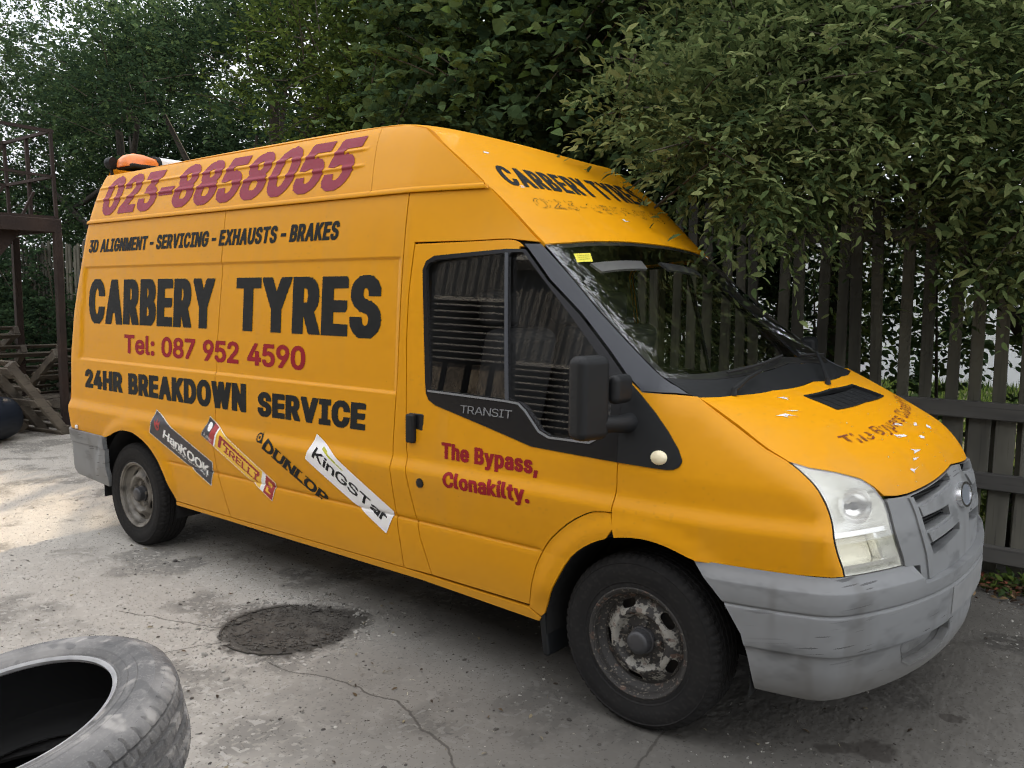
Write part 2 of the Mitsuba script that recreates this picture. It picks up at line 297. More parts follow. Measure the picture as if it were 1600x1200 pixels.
# --- panels: a polygon in a surface's two parameters becomes a mesh on that surface, its rim turned inward
def clip_grid(poly, us, ws):
    V, F, idx = [], [], {}
    def vid(u, w):
        k = (round(u, 6), round(w, 6))
        if k not in idx: idx[k] = len(V); V.append((u, w))
        return idx[k]
    x0, y0, x1, y1 = poly.bounds
    us = us[max(0, np.searchsorted(us, x0)-1):np.searchsorted(us, x1)+1]; ws = ws[max(0, np.searchsorted(ws, y0)-1):np.searchsorted(ws, y1)+1]
    iu, iw = np.meshgrid(np.arange(len(us)-1), np.arange(len(ws)-1), indexing='ij'); iu, iw = iu.ravel(), iw.ravel()
    cells = shapely.box(us[iu], ws[iw], us[iu+1], ws[iw+1]); shapely.prepare(poly)
    full = shapely.contains(poly, cells); part = shapely.intersects(poly, cells) & ~full
    for a, b in zip(iu[full], iw[full]):
        q = [vid(us[a], ws[b]), vid(us[a+1], ws[b]), vid(us[a+1], ws[b+1]), vid(us[a], ws[b+1])]
        F += [(q[0], q[1], q[2]), (q[0], q[2], q[3])]
    for g in shapely.intersection(poly, cells[part]):
        for h in getattr(g, 'geoms', [g]):
            if h.geom_type != 'Polygon' or h.area < 1e-9: continue
            h = shapely.geometry.polygon.orient(h)
            c = list(h.exterior.coords)[:-1]
            if len(c) == 3 and not h.interiors: F.append(tuple(vid(*q) for q in c)); continue
            if not h.interiors and h.convex_hull.area-h.area < 1e-10:
                q = [vid(*k) for k in c]; F += [(q[0], q[i], q[i+1]) for i in range(1, len(q)-1)]; continue
            tv, tf = trimesh.creation.triangulate_polygon(h, engine='earcut')
            for t in tf: F.append(tuple(vid(*tv[k]) for k in t))
    V, F = np.array(V), np.array(F)
    a, b, c = V[F[:, 0]], V[F[:, 1]], V[F[:, 2]]
    ar = (b[:, 0]-a[:, 0])*(c[:, 1]-a[:, 1])-(b[:, 1]-a[:, 1])*(c[:, 0]-a[:, 0])
    F[ar < 0] = F[ar < 0][:, ::-1]
    return V, F[np.abs(ar) > 1e-12]
class Surf:
    def __init__(s, fn, us, ws, flip): s.fn, s.us, s.ws, s.flip = fn, us, ws, flip
    def P(s, u, w): return s.fn(u, w)
    def N(s, u, w, e=6e-4):
        n = np.cross(s.fn(u+e, w)-s.fn(u-e, w), s.fn(u, w+e)-s.fn(u, w-e)); n /= np.linalg.norm(n, axis=1, keepdims=True)+1e-12
        return -n if s.flip else n
    def panel(s, poly, off=0.0, wall=.012, mirror=False, rim=None):
        vs, fs, ns, k = [], [], [], 0
        for g in getattr(poly, 'geoms', [poly]):
            if g.geom_type != 'Polygon' or g.area < 1e-8: continue
            V, F = clip_grid(g, s.us, s.ws)
            P, N = s.P(V[:, 0], V[:, 1]), s.N(V[:, 0], V[:, 1]); P = P+off*N
            vs.append(P); ns.append(N); fs.append((F[:, ::-1] if s.flip else F)+k); k += len(P)
            if wall:
                E = np.vstack([F[:, [0, 1]], F[:, [1, 2]], F[:, [2, 0]]]); key = np.sort(E, 1)
                _, first, cnt = np.unique(key, axis=0, return_index=True, return_counts=True)
                E = E[first[cnt == 1]]; A, B = E[:, 0], E[:, 1]; n = len(E)
                q = np.concatenate([P[A], P[B], P[B]-wall*N[B], P[A]-wall*N[A]])
                d = P[B]-P[A]; wn = np.cross(d, N[A]); wn /= np.linalg.norm(wn, axis=1, keepdims=True)+1e-12
                if s.flip: wn = -wn
                vs.append(q); ns.append(np.concatenate([wn]*4)); i = np.arange(n)
                f = np.vstack([np.stack([i, i+n, i+2*n], 1), np.stack([i, i+2*n, i+3*n], 1)])
                fs.append((f if s.flip else f[:, ::-1])+k); k += 4*n
        v, f, n = np.vstack(vs), np.vstack(fs), np.vstack(ns)
        if mirror: v, n, f = v*[1, -1, 1], n*[1, -1, 1], f[:, ::-1]
        return v, f, n
def lines(a, b, step, extra=()):
    g = list(np.arange(a, b+1e-9, step)); e = [x for x in extra]
    g = [x for x in g if all(abs(x-y) > step*.3 for y in e)]
    return np.array(sorted(g+e))
zf = []
for z0 in (2.315, 2.40): zf += [z0+d for d in (-.02, -.013, -.007, 0, .007, .013, .02)]
zf += [2.146, 2.151, 2.156, 2.164, 2.172, 2.176, 2.182, 1.843, 1.850, 1.857, 1.864, 1.210, 1.217, 1.225, 1.234]
zf += [.600, .612, .620, .625, .629, .632, .635, .639, .645, .655, .665, .86, .875, .89, .905, .92, .935, .948]
xf_ = [-4.46, -4.44, -1.335, -1.325, -1.31, -1.30, -.862, -.85, -.84, -.828]
SIDE = Surf(lambda x, z: np.stack([x, -side_y(x, z), z], -1), lines(-4.9, 1.0, .034, xf_), lines(.15, 2.56, .034, zf), False)
SIDE.flip = False
STR = Surf(lambda t, v: strip(t, v), lines(-.05, 7.0, .035), lines(-1.02, 1.02, .04), False)
def poly(*c): return Polygon(c).buffer(0)
def gap(p, g=.0028): return p.buffer(-g, join_style=2)
def sm(pts, n=4):
    P = np.array(pts, float); P = np.vstack([2*P[0]-P[1], P, 2*P[-1]-P[-2]]); out = []
    for i in range(1, len(P)-2):
        for u in np.arange(n)/n:
            a, b, c, d = P[i-1:i+3]; out.append(tuple(.5*((2*b)+(c-a)*u+(2*a-5*b+4*c-d)*u*u+(3*b-a-3*c+d)*u**3)))
    return out+[tuple(P[-2])]
# ------------------------------------------------------------------ the van
VAN = thing('delivery_van', 'orange yellow high roof delivery van with black and maroon lettering parked by the fence', 'van')
def vp(name, mat, sf, pg, off=0.0, wall=.012, mirror=True, label=None, kind=None):
    put_n(f'{VAN}__{name}', *sf.panel(pg, off, wall), mat, label=label, kind=kind)
    if mirror: put_n(f'{VAN}__{name}', *sf.panel(pg, off, wall, True), mat)
seam = [(-2.78, 2.152), (-2.79, 1.78), (-2.815, 1.42), (-2.82, 1.20), (-2.82, .63), (-2.71, .385)]
bs = [(-1.29, 2.152), (-1.293, 1.92), (-1.301, 1.31), (-1.325, .96), (-1.304, .585), (-1.271, .385)]
dr_ = [(-1.232, 1.918), (-1.25, 1.68), (-1.251, 1.48), (-1.244, 1.34), (-1.234, .97), (-1.196, .765), (-1.155, .555), (-1.084, .388)]
gp_ = [(-.925, 1.923), (-.753, 1.928), (-.698, 1.913), (-.660, 1.879), (-.531, 1.744), (-.360, 1.607), (-.199, 1.460), (-.113, 1.378), (-.10, 1.36)]; gp_ = gp_[:1]+[(-.80, 1.927)]+sm([(-.753, 1.927), (-.720, 1.922), (-.692, 1.908), (-.655, 1.872)])+gp_[4:]
df = [(-.10, 1.20), (-.085, 1.053), (-.083, .967), (-.091, .856), (-.195, .841), (-.292, .784), (-.398, .688), (-.459, .589), (-.496, .484), (-.511, .382)]; df = df[:3]+[(-.091, .856)]+sm([(-.100, .856), (-.135, .853), (-.195, .838), (-.292, .780), (-.398, .684), (-.459, .589), (-.496, .484), (-.511, .382)])
farch = [(-.445, .329), (-.405, .43), (-.362, .517), (-.284, .638), (-.179, .719), (-.072, .763), (.046, .782), (.150, .772), (.261, .737)]; farch = sm(farch, 3)
rarch = [(-4.150, .700), (-4.06, .722), (-3.992, .748), (-3.88, .777), (-3.79, .782), (-3.696, .772), (-3.581, .726), (-3.50, .664), (-3.397, .537), (-3.305, .387)]; rarch = sm(rarch, 3)
rear = [(xrear(z), z) for z in (2.152, 1.92, 1.72, 1.55, 1.35, 1.2, .95, .715)]
eyes = [(-1.284, 2.463), (-1.140, 2.362), (-1.022, 2.273), (-.897, 2.175), (-.772, 2.061), (-.655, 1.953), (-.596, 1.905)]
vp('rear_quarter_panel', 'paint', SIDE, gap(poly(*rear, *rarch, *seam[::-1])))
vp('side_panel', 'paint', SIDE, gap(poly(*seam, *bs[::-1])))
vp('door_pillar', 'paint', SIDE, gap(poly(*bs, *dr_[::-1])))
capx = [(x, z) for x, z in eyes if z < 2.15]
vp('cab_roof_side', 'paint', SIDE, gap(poly((-1.29, 2.152), (-1.293, 1.922), (-1.232, 1.922), *gp_[:6], (-.600, 1.908), *capx[::-1][1:], (-.868, 2.152))))
vp('roof_side', 'paint', SIDE, gap(poly((-4.51, 2.152), (-4.497, 2.32), (-4.492, 2.495), (-1.615, 2.507), (-1.55, 2.152)), .0015), wall=.02)
vp('roof_side_front', 'paint', SIDE, gap(poly((-1.55, 2.152), (-1.615, 2.507), (-1.42, 2.495), *[e for e in eyes if e[1] > 2.152], (-.872, 2.152)), .0015), wall=.02)
trim = [(-1.176, 1.797), (-1.160, 1.837), (-1.118, 1.860), (-.766, 1.884), (-.668, 1.882), (-.536, 1.744), (-.365, 1.607), (-.205, 1.460), (-.117, 1.375), (-.029, 1.308), (.046, 1.245), (.110, 1.183), (.160, 1.125), (.182, 1.085), (.172, 1.062), (.150, 1.050), (.121, 1.046), (.066, 1.046), (-.084, 1.048), (-.288, 1.054), (-.501, 1.061), (-.752, 1.118), (-1.055, 1.185), (-1.095, 1.205), (-1.115, 1.235), (-1.121, 1.272)]
gA = [(-1.157, 1.800), (-1.143, 1.826), (-1.099, 1.841), (-.762, 1.866), (-.655, 1.245), (-1.085, 1.256)]
gB = [(-.742, 1.868), (-.678, 1.868), (-.579, 1.768), (-.388, 1.585), (-.228, 1.43), (-.158, 1.341), (-.146, 1.220), (-.180, 1.145), (-.222, 1.117), (-.417, 1.117), (-.464, 1.135), (-.543, 1.211), (-.586, 1.240), (-.640, 1.244)]
glA, glB = poly(*gA).buffer(-.014).buffer(.014), poly(*gB).buffer(-.014).buffer(.014)
hole = glA.union(glB)
door = poly(*dr_, *df[::-1], (-.10, 1.36), *gp_[:-1][::-1])
pil = sbox(-.70, 1.30, 1, 2).intersection(poly(*trim).buffer(.012))
vp('cab_door', 'paint', SIDE, gap(door).difference(poly(*trim).buffer(-.012)).difference(hole.buffer(.012)).difference(pil), wall=.014)
front_wing = poly((-.089, .862), (-.083, .967), (-.085, 1.053), (-.10, 1.20), (-.112, 1.374), (-.03, 1.318), (.10, 1.318), (.186, 1.316), (.331, 1.23), (.461, 1.152), *[(float(_S(t)[0]), float(_S(t)[1])) for t in np.linspace(6.010, 6.555, 16)], (.569, .737), (.265, .737), *[c for c in farch[::-1] if -.070 < c[0] < .26], (-.072, .763), (-.080, .80))
vp('front_wing', 'paint', SIDE, gap(front_wing.difference(poly(*trim).buffer(-.012)), .0012))
arcb = df[4:-1]+[(-.515, .372)]
fa_ = [c for c in farch if c[0] < -.075]
vp('wheel_arch_panel', 'paint', SIDE, gap(poly((-.091, .854), *arcb, (-.450, .345), *fa_[1:], (-.074, .80)), .002))
sill = poly((-3.305, .383), (-2.72, .383), (-1.27, .383), (-.515, .370), (-.452, .340), (-.46, .325), (-1.15, .352), (-2.7, .362), (-3.30, .364))
vp('sill', 'paint', SIDE, sill, .004, .05)
wt = Polygon(trim).buffer(0).buffer(.012).buffer(-.024).buffer(.012)
split = Polygon([(-.112, 1.5), (-.103, 1.20), (-.086, 1.04), (-.086, .9), (1, .9), (1, 1.5)])
vp('window_trim', 'dark_trim', SIDE, gap(wt.difference(split), .001).difference(hole), .004, .02)
vp('mirror_sail', 'black_plastic', SIDE, gap(wt.intersection(split), .001).difference(hole), .006, .02)
def pane(name, pg):      # flat glass: the plane nearest to the body surface inside the frame
    c = np.array(pg.exterior.coords); yy = -side_y(c[:, 0], c[:, 1]); k, *_ = np.linalg.lstsq(np.stack([c[:, 0]*0+1, c[:, 0], c[:, 1]], 1), yy, rcond=None)
    off = max(0, float((yy-(k[0]+k[1]*c[:, 0]+k[2]*c[:, 1])).max()))*.7+.004
    F_p = Surf(lambda x, z: np.stack([x, k[0]+off+k[1]*x+k[2]*z, z], -1), lines(-2, 1, .5), lines(.5, 2.5, .5), False)
    vp(name, 'glass', F_p, pg, 0, 0)
pane('door_window', glA.buffer(.010)); pane('quarter_window', glB.buffer(.010))
ws_ = LineString([(-1.10, 1.248), (-.655, 1.236), (-.590, 1.231), (-.548, 1.203), (-.470, 1.127), (-.417, 1.108), (-.222, 1.108), (-.178, 1.135), (-.155, 1.175)])
vp('window_seal', 'seal_grey', SIDE, ws_.buffer(.0045), .0075, .006)
vp('window_divider', 'pillar_grey', SIDE, poly((-.760, 1.866), (-.745, 1.866), (-.640, 1.240), (-.658, 1.240)), .009, .012)
# grey rear bumper end, black backing behind the gaps
rb = poly((-4.78, .713), (-4.135, .706), (-4.14, .62), (-4.15, .46), (-4.16, .355), (-4.60, .385), (-4.70, .44), (-4.77, .56))
vp('rear_bumper', 'bumper_grey', SIDE, gap(rb.intersection(sbox(-5, .622, 0, 1)), .001), .018, .03)
vp('rear_bumper_lower', 'bumper_grey', SIDE, gap(rb.intersection(sbox(-5, 0, 0, .620)), .001), .010, .03)
back = poly(*[(x+.02, z) for x, z in rear], (-4.10, .73), *rarch[1:], (-1.27, .37), (-.52, .36), *farch[1:], (.261, .75), (.56, .75), (.70, .76), (.67, .93), (.56, 1.06), (.17, 1.29), (-.07, 1.31), (-.36, 1.58), (-.62, 1.87), (-.88, 2.13), (-1.30, 2.42), (-1.6, 2.47), (-4.47, 2.46))
vp('body_shell', 'shell_black', SIDE, back.difference(hole.buffer(.03)).difference(poly((-3.30, .3), (-3.30, .39), (-3.39, .54), (-3.5, .67), (-3.7, .775), (-3.88, .78), (-4.1, .72), (-4.2, .3))), -.022, 0)
# --- roof, windscreen, bonnet on the strip between the two sides
EV = .999
def sym(pts): return pts+[(t, -v) for t, v in pts[::-1] if abs(v) > 1e-6]
wtop = sym([(4.440, -EV), (4.462, -.80), (4.480, -.45), (4.484, 0)])
wbot = sym([(5.352, -EV), (5.349, -.93), (5.338, -.775), (5.312, -.484), (5.285, 0)])
cowl = sym([(5.557, -EV), (5.480, -.81), (5.403, -.491), (5.371, 0)])
bfront = sym([(6.020, -EV), (6.063, -.955), (6.094, -.867), (6.136, -.784), (6.186, -.745), (6.236, -.715), (6.244, -.64), (6.242, -.567), (6.209, -.301), (6.168, 0)])
vp('roof', 'paint', STR, gap(poly((_t[0], -EV), *wtop, (_t[0], EV)), .003), 0, .02, False)
vp('windscreen', 'glass', STR, poly(*wtop, *wbot[::-1]), -.002, 0, False)
frit = poly(*wtop, *wbot[::-1]); frit = frit.difference(frit.buffer(-.035).union(poly((4.4, -.955), (5.4, -.955), (5.4, .955), (4.4, .955)).intersection(frit.buffer(-.03))))
vp('windscreen_surround', 'shell_black', STR, frit, -.006, 0, False)
vp('scuttle_panel', 'black_plastic', STR, gap(poly(*wbot, *cowl[::-1]), .003), -.004, .02, False)
vent = [(5.481, -.352), (5.455, 0), (5.481, .352), (5.632, .36), (5.612, 0), (5.632, -.36)]
vt = Polygon(vent).buffer(.012).buffer(-.004)
vp('bonnet', 'paint', STR, gap(poly(*cowl, *bfront[::-1]), .0018).difference(vt), 0, .02, False)
vk = f'{VAN}__bonnet_vent'
put_n(vk, *STR.panel(vt.difference(vt.buffer(-.014)), .004, .02), 'black_plastic')
for i in range(7):
    a, b = -.33+i*.094, -.33+(i+1)*.094-.010
    put_n(f'{vk}__slat', *STR.panel(Polygon([(5.487, a), (5.487, b), (5.618, b), (5.618, a)]).intersection(vt.buffer(-.012)), -.006, .01), 'black_plastic')
put_n(f'{VAN}__under_bonnet', *STR.panel(poly(*cowl, *bfront[::-1]).buffer(-.02), -.035, 0), 'shell_black')
put_n(f'{VAN}__roof_lining', *STR.panel(poly((.15, -.97), (4.43, -.97), (4.46, 0), (4.43, .97), (.15, .97)), -.03, 0), 'interior_dark')
# A pillars: grey plastic between the door gap and the windscreen
ap = [(-.600, 1.903), (-.440, 1.763), (-.291, 1.628), (-.140, 1.508), (-.026, 1.423), (.069, 1.358), (.144, 1.323), (.185, 1.316), (.10, 1.320), (-.03, 1.320), (-.108, 1.380), (-.195, 1.464), (-.356, 1.611), (-.527, 1.748), (-.655, 1.881), (-.68, 1.905)]
vp('windscreen_pillar', 'pillar_grey', SIDE, gap(poly(*ap), .0015), .004, .02)
# headlights
HL = [(6.022, -1.0), (6.066, -.955), (6.097, -.867), (6.141, -.784), (6.194, -.748), (6.263, -.728), (6.346, -.724), (6.478, -.700), (6.556, -.687), (6.558, -.86), (6.560, -1.0), (6.45, -1.0), (6.3, -1.0), (6.15, -1.0)]
hlp = gap(poly(*HL), .0016)
for mir in (False, True):
    hk = free(f'{VAN}__headlight'); _roots.add(hk)
    put_n(f'{hk}__lens', *STR.panel(hlp, .003, 0, mir), 'lens_clear')
    put_n(f'{hk}__housing', *STR.panel(hlp.buffer(-.004), -.085, -.083, mir), 'lamp_white')
    put_n(f'{hk}__gasket', *STR.panel(poly(*HL).difference(hlp.buffer(-.0022)), -.002, .02, mir), 'shell_black')
    sy = -1 if mir else 1
    def bowl(t, v, r, deep, rxy, mat, name, out=-.012):
        c = STR.P(np.array([t]), np.array([v]))[0]; n = STR.N(np.array([t]), np.array([v]))[0]; d = np.array([.80, -.50, .20]); d /= np.linalg.norm(d)
        pf = [(r*(1-(k/10.)**2)**.5 if k < 10 else .004, -deep*(k/10.)) for k in range(11)]
        m = lathe([(r*1.04, .004)]+pf, 32); m.apply_transform(trimesh.geometry.align_vectors([0, 1, 0], d)); m.apply_translation(c+out*n)
        if mir: m.apply_transform(np.diag([1, -1, 1, 1.0])); m.invert()
        put(f'{hk}__{name}', m, mat, smooth=50); return c, n, d
    c, n, d = bowl(6.268, -.850, .062, .060, 1, 'reflector', 'reflector', -.022)
    b = trimesh.creation.icosphere(2, .016); b.apply_translation(c-.035*n)
    b2 = tube([c-.07*n, c-.03*n], .011, 10); bb = cat([b, b2])
    if mir: bb.apply_transform(np.diag([1, -1, 1, 1.0])); bb.invert()
    put(f'{hk}__bulb', bb, 'hub_grey', smooth=40)
    put_n(f'{hk}__indicator', *STR.panel(Polygon([(6.405, -.955), (6.405, -.80), (6.515, -.79), (6.515, -.96)]), -.055, .03, mir), 'lamp_amber')
    put_n(f'{hk}__divider', *STR.panel(Polygon([(6.372, -.985), (6.366, -.74), (6.386, -.735), (6.394, -.985)]), -.014, .06, mir), 'reflector')
    put_n(f'{hk}__divider', *STR.panel(Polygon([(6.39, -.80), (6.39, -.785), (6.54, -.765), (6.54, -.78)]), -.018, .06, mir), 'reflector')
    put_n(f'{hk}__divider', *STR.panel(Polygon([(6.515, -.985), (6.512, -.70), (6.528, -.70), (6.531, -.985)]), -.012, .06, mir), 'reflector')
# grille: grey surround between the headlights with three rows of slots
inner = [(6.244, -.640), (6.241, -.705), (6.263, -.719), (6.346, -.715), (6.478, -.691), (6.562, -.678)]
gs = poly(*sym([(6.562, -.678), (6.478, -.691), (6.346, -.715), (6.263, -.719), (6.247, -.70), (6.250, -.64), (6.248, -.567), (6.215, -.301), (6.174, 0)]))
gs = poly(*[(t, v) for t, v in [(6.658, -.55), (6.575, -.57), (6.562, -.678), (6.478, -.691), (6.346, -.715), (6.263, -.719), (6.248, -.70), (6.250, -.64), (6.248, -.567), (6.215, -.301), (6.174, 0), (6.215, .301), (6.248, .567), (6.250, .64), (6.248, .70), (6.263, .719), (6.346, .715), (6.478, .691), (6.562, .678), (6.575, .57), (6.658, .55)]])
def s2(q): return [poly(*q), poly(*[(t, -v) for t, v in q])]
slots = s2([(6.256, -.560), (6.196, -.13), (6.240, -.12), (6.302, -.540)])+s2([(6.366, -.520), (6.352, -.235), (6.402, -.225), (6.430, -.495)])+s2([(6.492, -.470), (6.462, -.10), (6.502, -.10), (6.548, -.445)])
sl = shapely.union_all(slots)
gk = free(f'{VAN}__grille'); _roots.add(gk)
put_n(f'{gk}__surround', *STR.panel(gap(gs, .003).difference(sl), .004, .04), 'bumper_grey')
for g in slots: put_n(f'{gk}__mesh', *STR.panel(g.buffer(.01), -.036, 0), 'shell_black')
for q in slots:
    t0, v0, t1, v1 = q.bounds
    for i in range(2):
        tt = q.centroid.x+(i-.5)*.016
        ln = LineString([(tt+.10*(abs(v)-.33)*.35, v) for v in np.linspace(v0, v1, 6)]).buffer(.0028).intersection(q)
        if ln.area > 1e-6: put_n(f'{gk}__bar', *STR.panel(ln, -.020, .008), 'black_plastic')
for sg in (-1, 1):      # raised frame and cross bars between the slots
    put_n(f'{gk}__upright', *STR.panel(Polygon([(6.262, sg*.585), (6.262, sg*.555), (6.430, sg*.508), (6.650, sg*.462), (6.650, sg*.500), (6.430, sg*.545)]), .011, .010), 'bumper_grey')
    for c_ in ([(6.312, .535), (6.254, .135), (6.342, .235), (6.362, .515)], [(6.438, .490), (6.412, .215), (6.452, .115), (6.488, .465)]):
        put_n(f'{gk}__cross_bar', *STR.panel(Polygon([(t_, sg*v_) for t_, v_ in c_]).buffer(-.006).buffer(.004), .012, .012), 'bumper_grey')
bd = f'{gk}__badge'
def oval(a, b, n=40, c=(6.345, 0)): return Polygon([(c[0]+a*math.cos(2*math.pi*i/n), c[1]+b*math.sin(2*math.pi*i/n)) for i in range(n)])
put_n(bd, *STR.panel(oval(.056, .098), .020, .03), 'badge_grey', label='oval badge at the centre of the grille')
put_n(f'{gk}__badge_ring', *STR.panel(oval(.064, .112).difference(oval(.053, .092)), .024, .03), 'chrome')
# bumper wrapping the nose: along its plan curve and z
xs = np.linspace(.24, .735, 24); a = np.stack([xs, -side_y(xs, np.full(24, .80))], 1)
tb = float(np.interp(.74, STRIP[::-1, 1], _t[::-1])); q = strip(np.full(60, tb), np.linspace(-1, 0, 60))[:, :2]
pl = np.vstack([a[:-1], q]); pl = np.vstack([pl, (pl*[1, -1])[::-1][1:]])
arc = np.concatenate([[0], np.cumsum(np.linalg.norm(np.diff(pl, axis=0), axis=1))])
su = np.linspace(0, arc[-1], 180); from scipy.ndimage import gaussian_filter1d
px_, py_ = np.interp(su, arc, pl[:, 0]), np.interp(su, arc, pl[:, 1]); px_, py_ = gaussian_filter1d(px_, 2.2, mode='nearest'), gaussian_filter1d(py_, 2.2, mode='nearest')
bxf, byf = PC(su, px_), PC(su, py_)
bo = PC([.26, .30, .34, .40, .452, .464, .474, .55, .603, .610, .615, .620, .627, .655, .690, .704, .730, .745], [-.06, -.020, -.004, .008, .012, .016, .028, .034, .036, .034, .026, .034, .036, .038, .036, .026, .006, .0])
def bumper(s_, z):
    s_, z = np.asarray(s_, float), np.asarray(z, float)
    tx, ty = bxf(s_, 1), byf(s_, 1); L = np.hypot(tx, ty); nx, ny = ty/L, -tx/L
    o = bo(np.clip(z, .26, .745))*ss(-.05, .12, np.minimum(s_, arc[-1]-s_))
    return np.stack([bxf(s_)+nx*o, byf(s_)+ny*o, z], -1)
BMP = Surf(bumper, lines(-.02, arc[-1]+.02, .03), lines(.2, .8, .02, [.452, .458, .464, .469, .474, .603, .607, .611, .615, .619, .623, .627, .690, .697, .704, .712]), False)
LA = arc[-1]
ae = [(.004, .738), (.10, .657), (.143, .608), (.200, .512), (.228, .397), (.245, .305)]
half = [(s_, z) for s_, z in ae]+[(.42, .297), (.70, .305), (LA/2-.25, .328), (LA/2, .335)]
bp = poly(*half, *[(LA-s_, z) for s_, z in half[::-1][1:]], (LA-.004, .742), (LA/2+.60, .742), (LA/2+.53, .735), (LA/2+.49, .668), (LA/2-.49, .668), (LA/2-.53, .735), (LA/2-.60, .742), (.004, .742))
fo = Polygon([(.83, .452), (.845, .395), (.89, .372), (1.02, .372), (1.16, .385), (1.21, .42), (1.20, .458), (1.05, .456)]).buffer(.006)
fog = fo.union(affinity.scale(fo, -1, 1, origin=(LA/2, .4)))
bk = free(f'{VAN}__front_bumper'); _roots.add(bk)
put_n(f'{bk}__shell', *BMP.panel(bp.difference(fog), 0, .03), 'bumper_grey')
put_n(f'{bk}__air_opening', *BMP.panel(fo.buffer(.004), -.05, -.052), 'bumper_grey')
put_n(f'{bk}__air_opening', *BMP.panel(fo.buffer(.004), -.05, -.052, True), 'bumper_grey')
for mir in (False, True):
    put_n(f'{bk}__air_slot', *BMP.panel(Polygon([(1.02, .43), (1.15, .432), (1.15, .452), (1.03, .452)]), -.046, 0, mir), 'shell_black')
    put_n(f'{bk}__tow_cover', *BMP.panel(Polygon([(.86, .40), (.93, .40), (.93, .452), (.86, .452)]), -.030, .02, mir), 'bumper_grey')
put_n(f'{VAN}__number_plate', *BMP.panel(sbox(LA/2-.26, .50, LA/2+.26, .605), .004, .006), 'plate')
# rear closing wall, floor, chassis, arch liners
rw = [(xrear(z)+.015, -float(side_y(xrear(z)+.02, z))+.005, z) for z in (.5, .8, 1.2, 1.6, 1.9, 2.15, 2.35, 2.48)]
V = np.array(rw+[(x, -y, z) for x, y, z in rw]+[(-4.49, y, 2.59-.03*(y/.7)**2) for y in np.linspace(-.7, .7, 9)]); nrw = len(rw)
Fq = []
for i in range(nrw-1): Fq += [(i, i+1, i+1+nrw), (i, i+1+nrw, i+nrw)]
top = [nrw-1]+list(range(2*nrw, 2*nrw+9))+[2*nrw-1]
for i in range(1, len(top)-1): Fq.append((top[0], top[i], top[i+1]))
put(f'{VAN}__rear_door', trimesh.Trimesh(V, np.array(Fq), process=False), 'paint')
put(f'{VAN}__underbody', cat([bx(-4.55, .55, -.62, .62, .36, .55), bx(-3.2, -.6, -.86, .86, .40, .58), bx(-2.9, -1.0, -.74, .70, .24, .42), bx(-4.6, -4.2, -.7, .7, .33, .5), tube([(-3.84, -.7, .34), (-3.84, .7, .34)], .07, 10), tube([(0, -.7, .32), (0, .7, .32)], .06, 10), bx(-.5, .6, -.55, .55, .24, .4), bx(-3.3, -.6, -.55, -.47, .27, .40), bx(-3.3, -.6, .47, .55, .27, .40), bx(-4.7, -4.3, -.86, .86, .40, .7), bx(-4.4, -3.25, -.62, .62, .5, .8), bx(-1.28, -1.25, -.88, .88, .5, 2.1)]), 'shell_black')  # lowest boxes are added to block light beneath the van
def liner(x0, r):
    th = np.linspace(-.15, math.pi+.15, 30); V = []; F = []
    for y in (-.955, -.60):
        V += [(x0+r*math.cos(t), y, .34+r*math.sin(t)) for t in th]
    n = len(th)
    for i in range(n-1): F += [(i, i+1, i+1+n), (i, i+1+n, i+n)]
    c = len(V); V.append((x0, -.60, .34))
    for i in range(n-1): F.append((n+i, n+i+1, c))
    return trimesh.Trimesh(np.array(V), np.array(F), process=False)
for x0, r in ((.02, .447), (-3.79, .47)):
    m = liner(x0, r); put(f'{VAN}__arch_liner', m, 'shell_black')
    m = m.copy(); m.apply_transform(np.diag([1, -1, 1, 1.0])); m.invert(); put(f'{VAN}__arch_liner', m, 'shell_black')
for s_ in (-1, 1):
    put(f'{VAN}__mud_flap', mv(rbox((0, 0, 0), (.035, .20, .34), .012, rotm([0, 1, 0], -8)), -.452, s_*.855, .345), 'black_plastic', smooth=40)
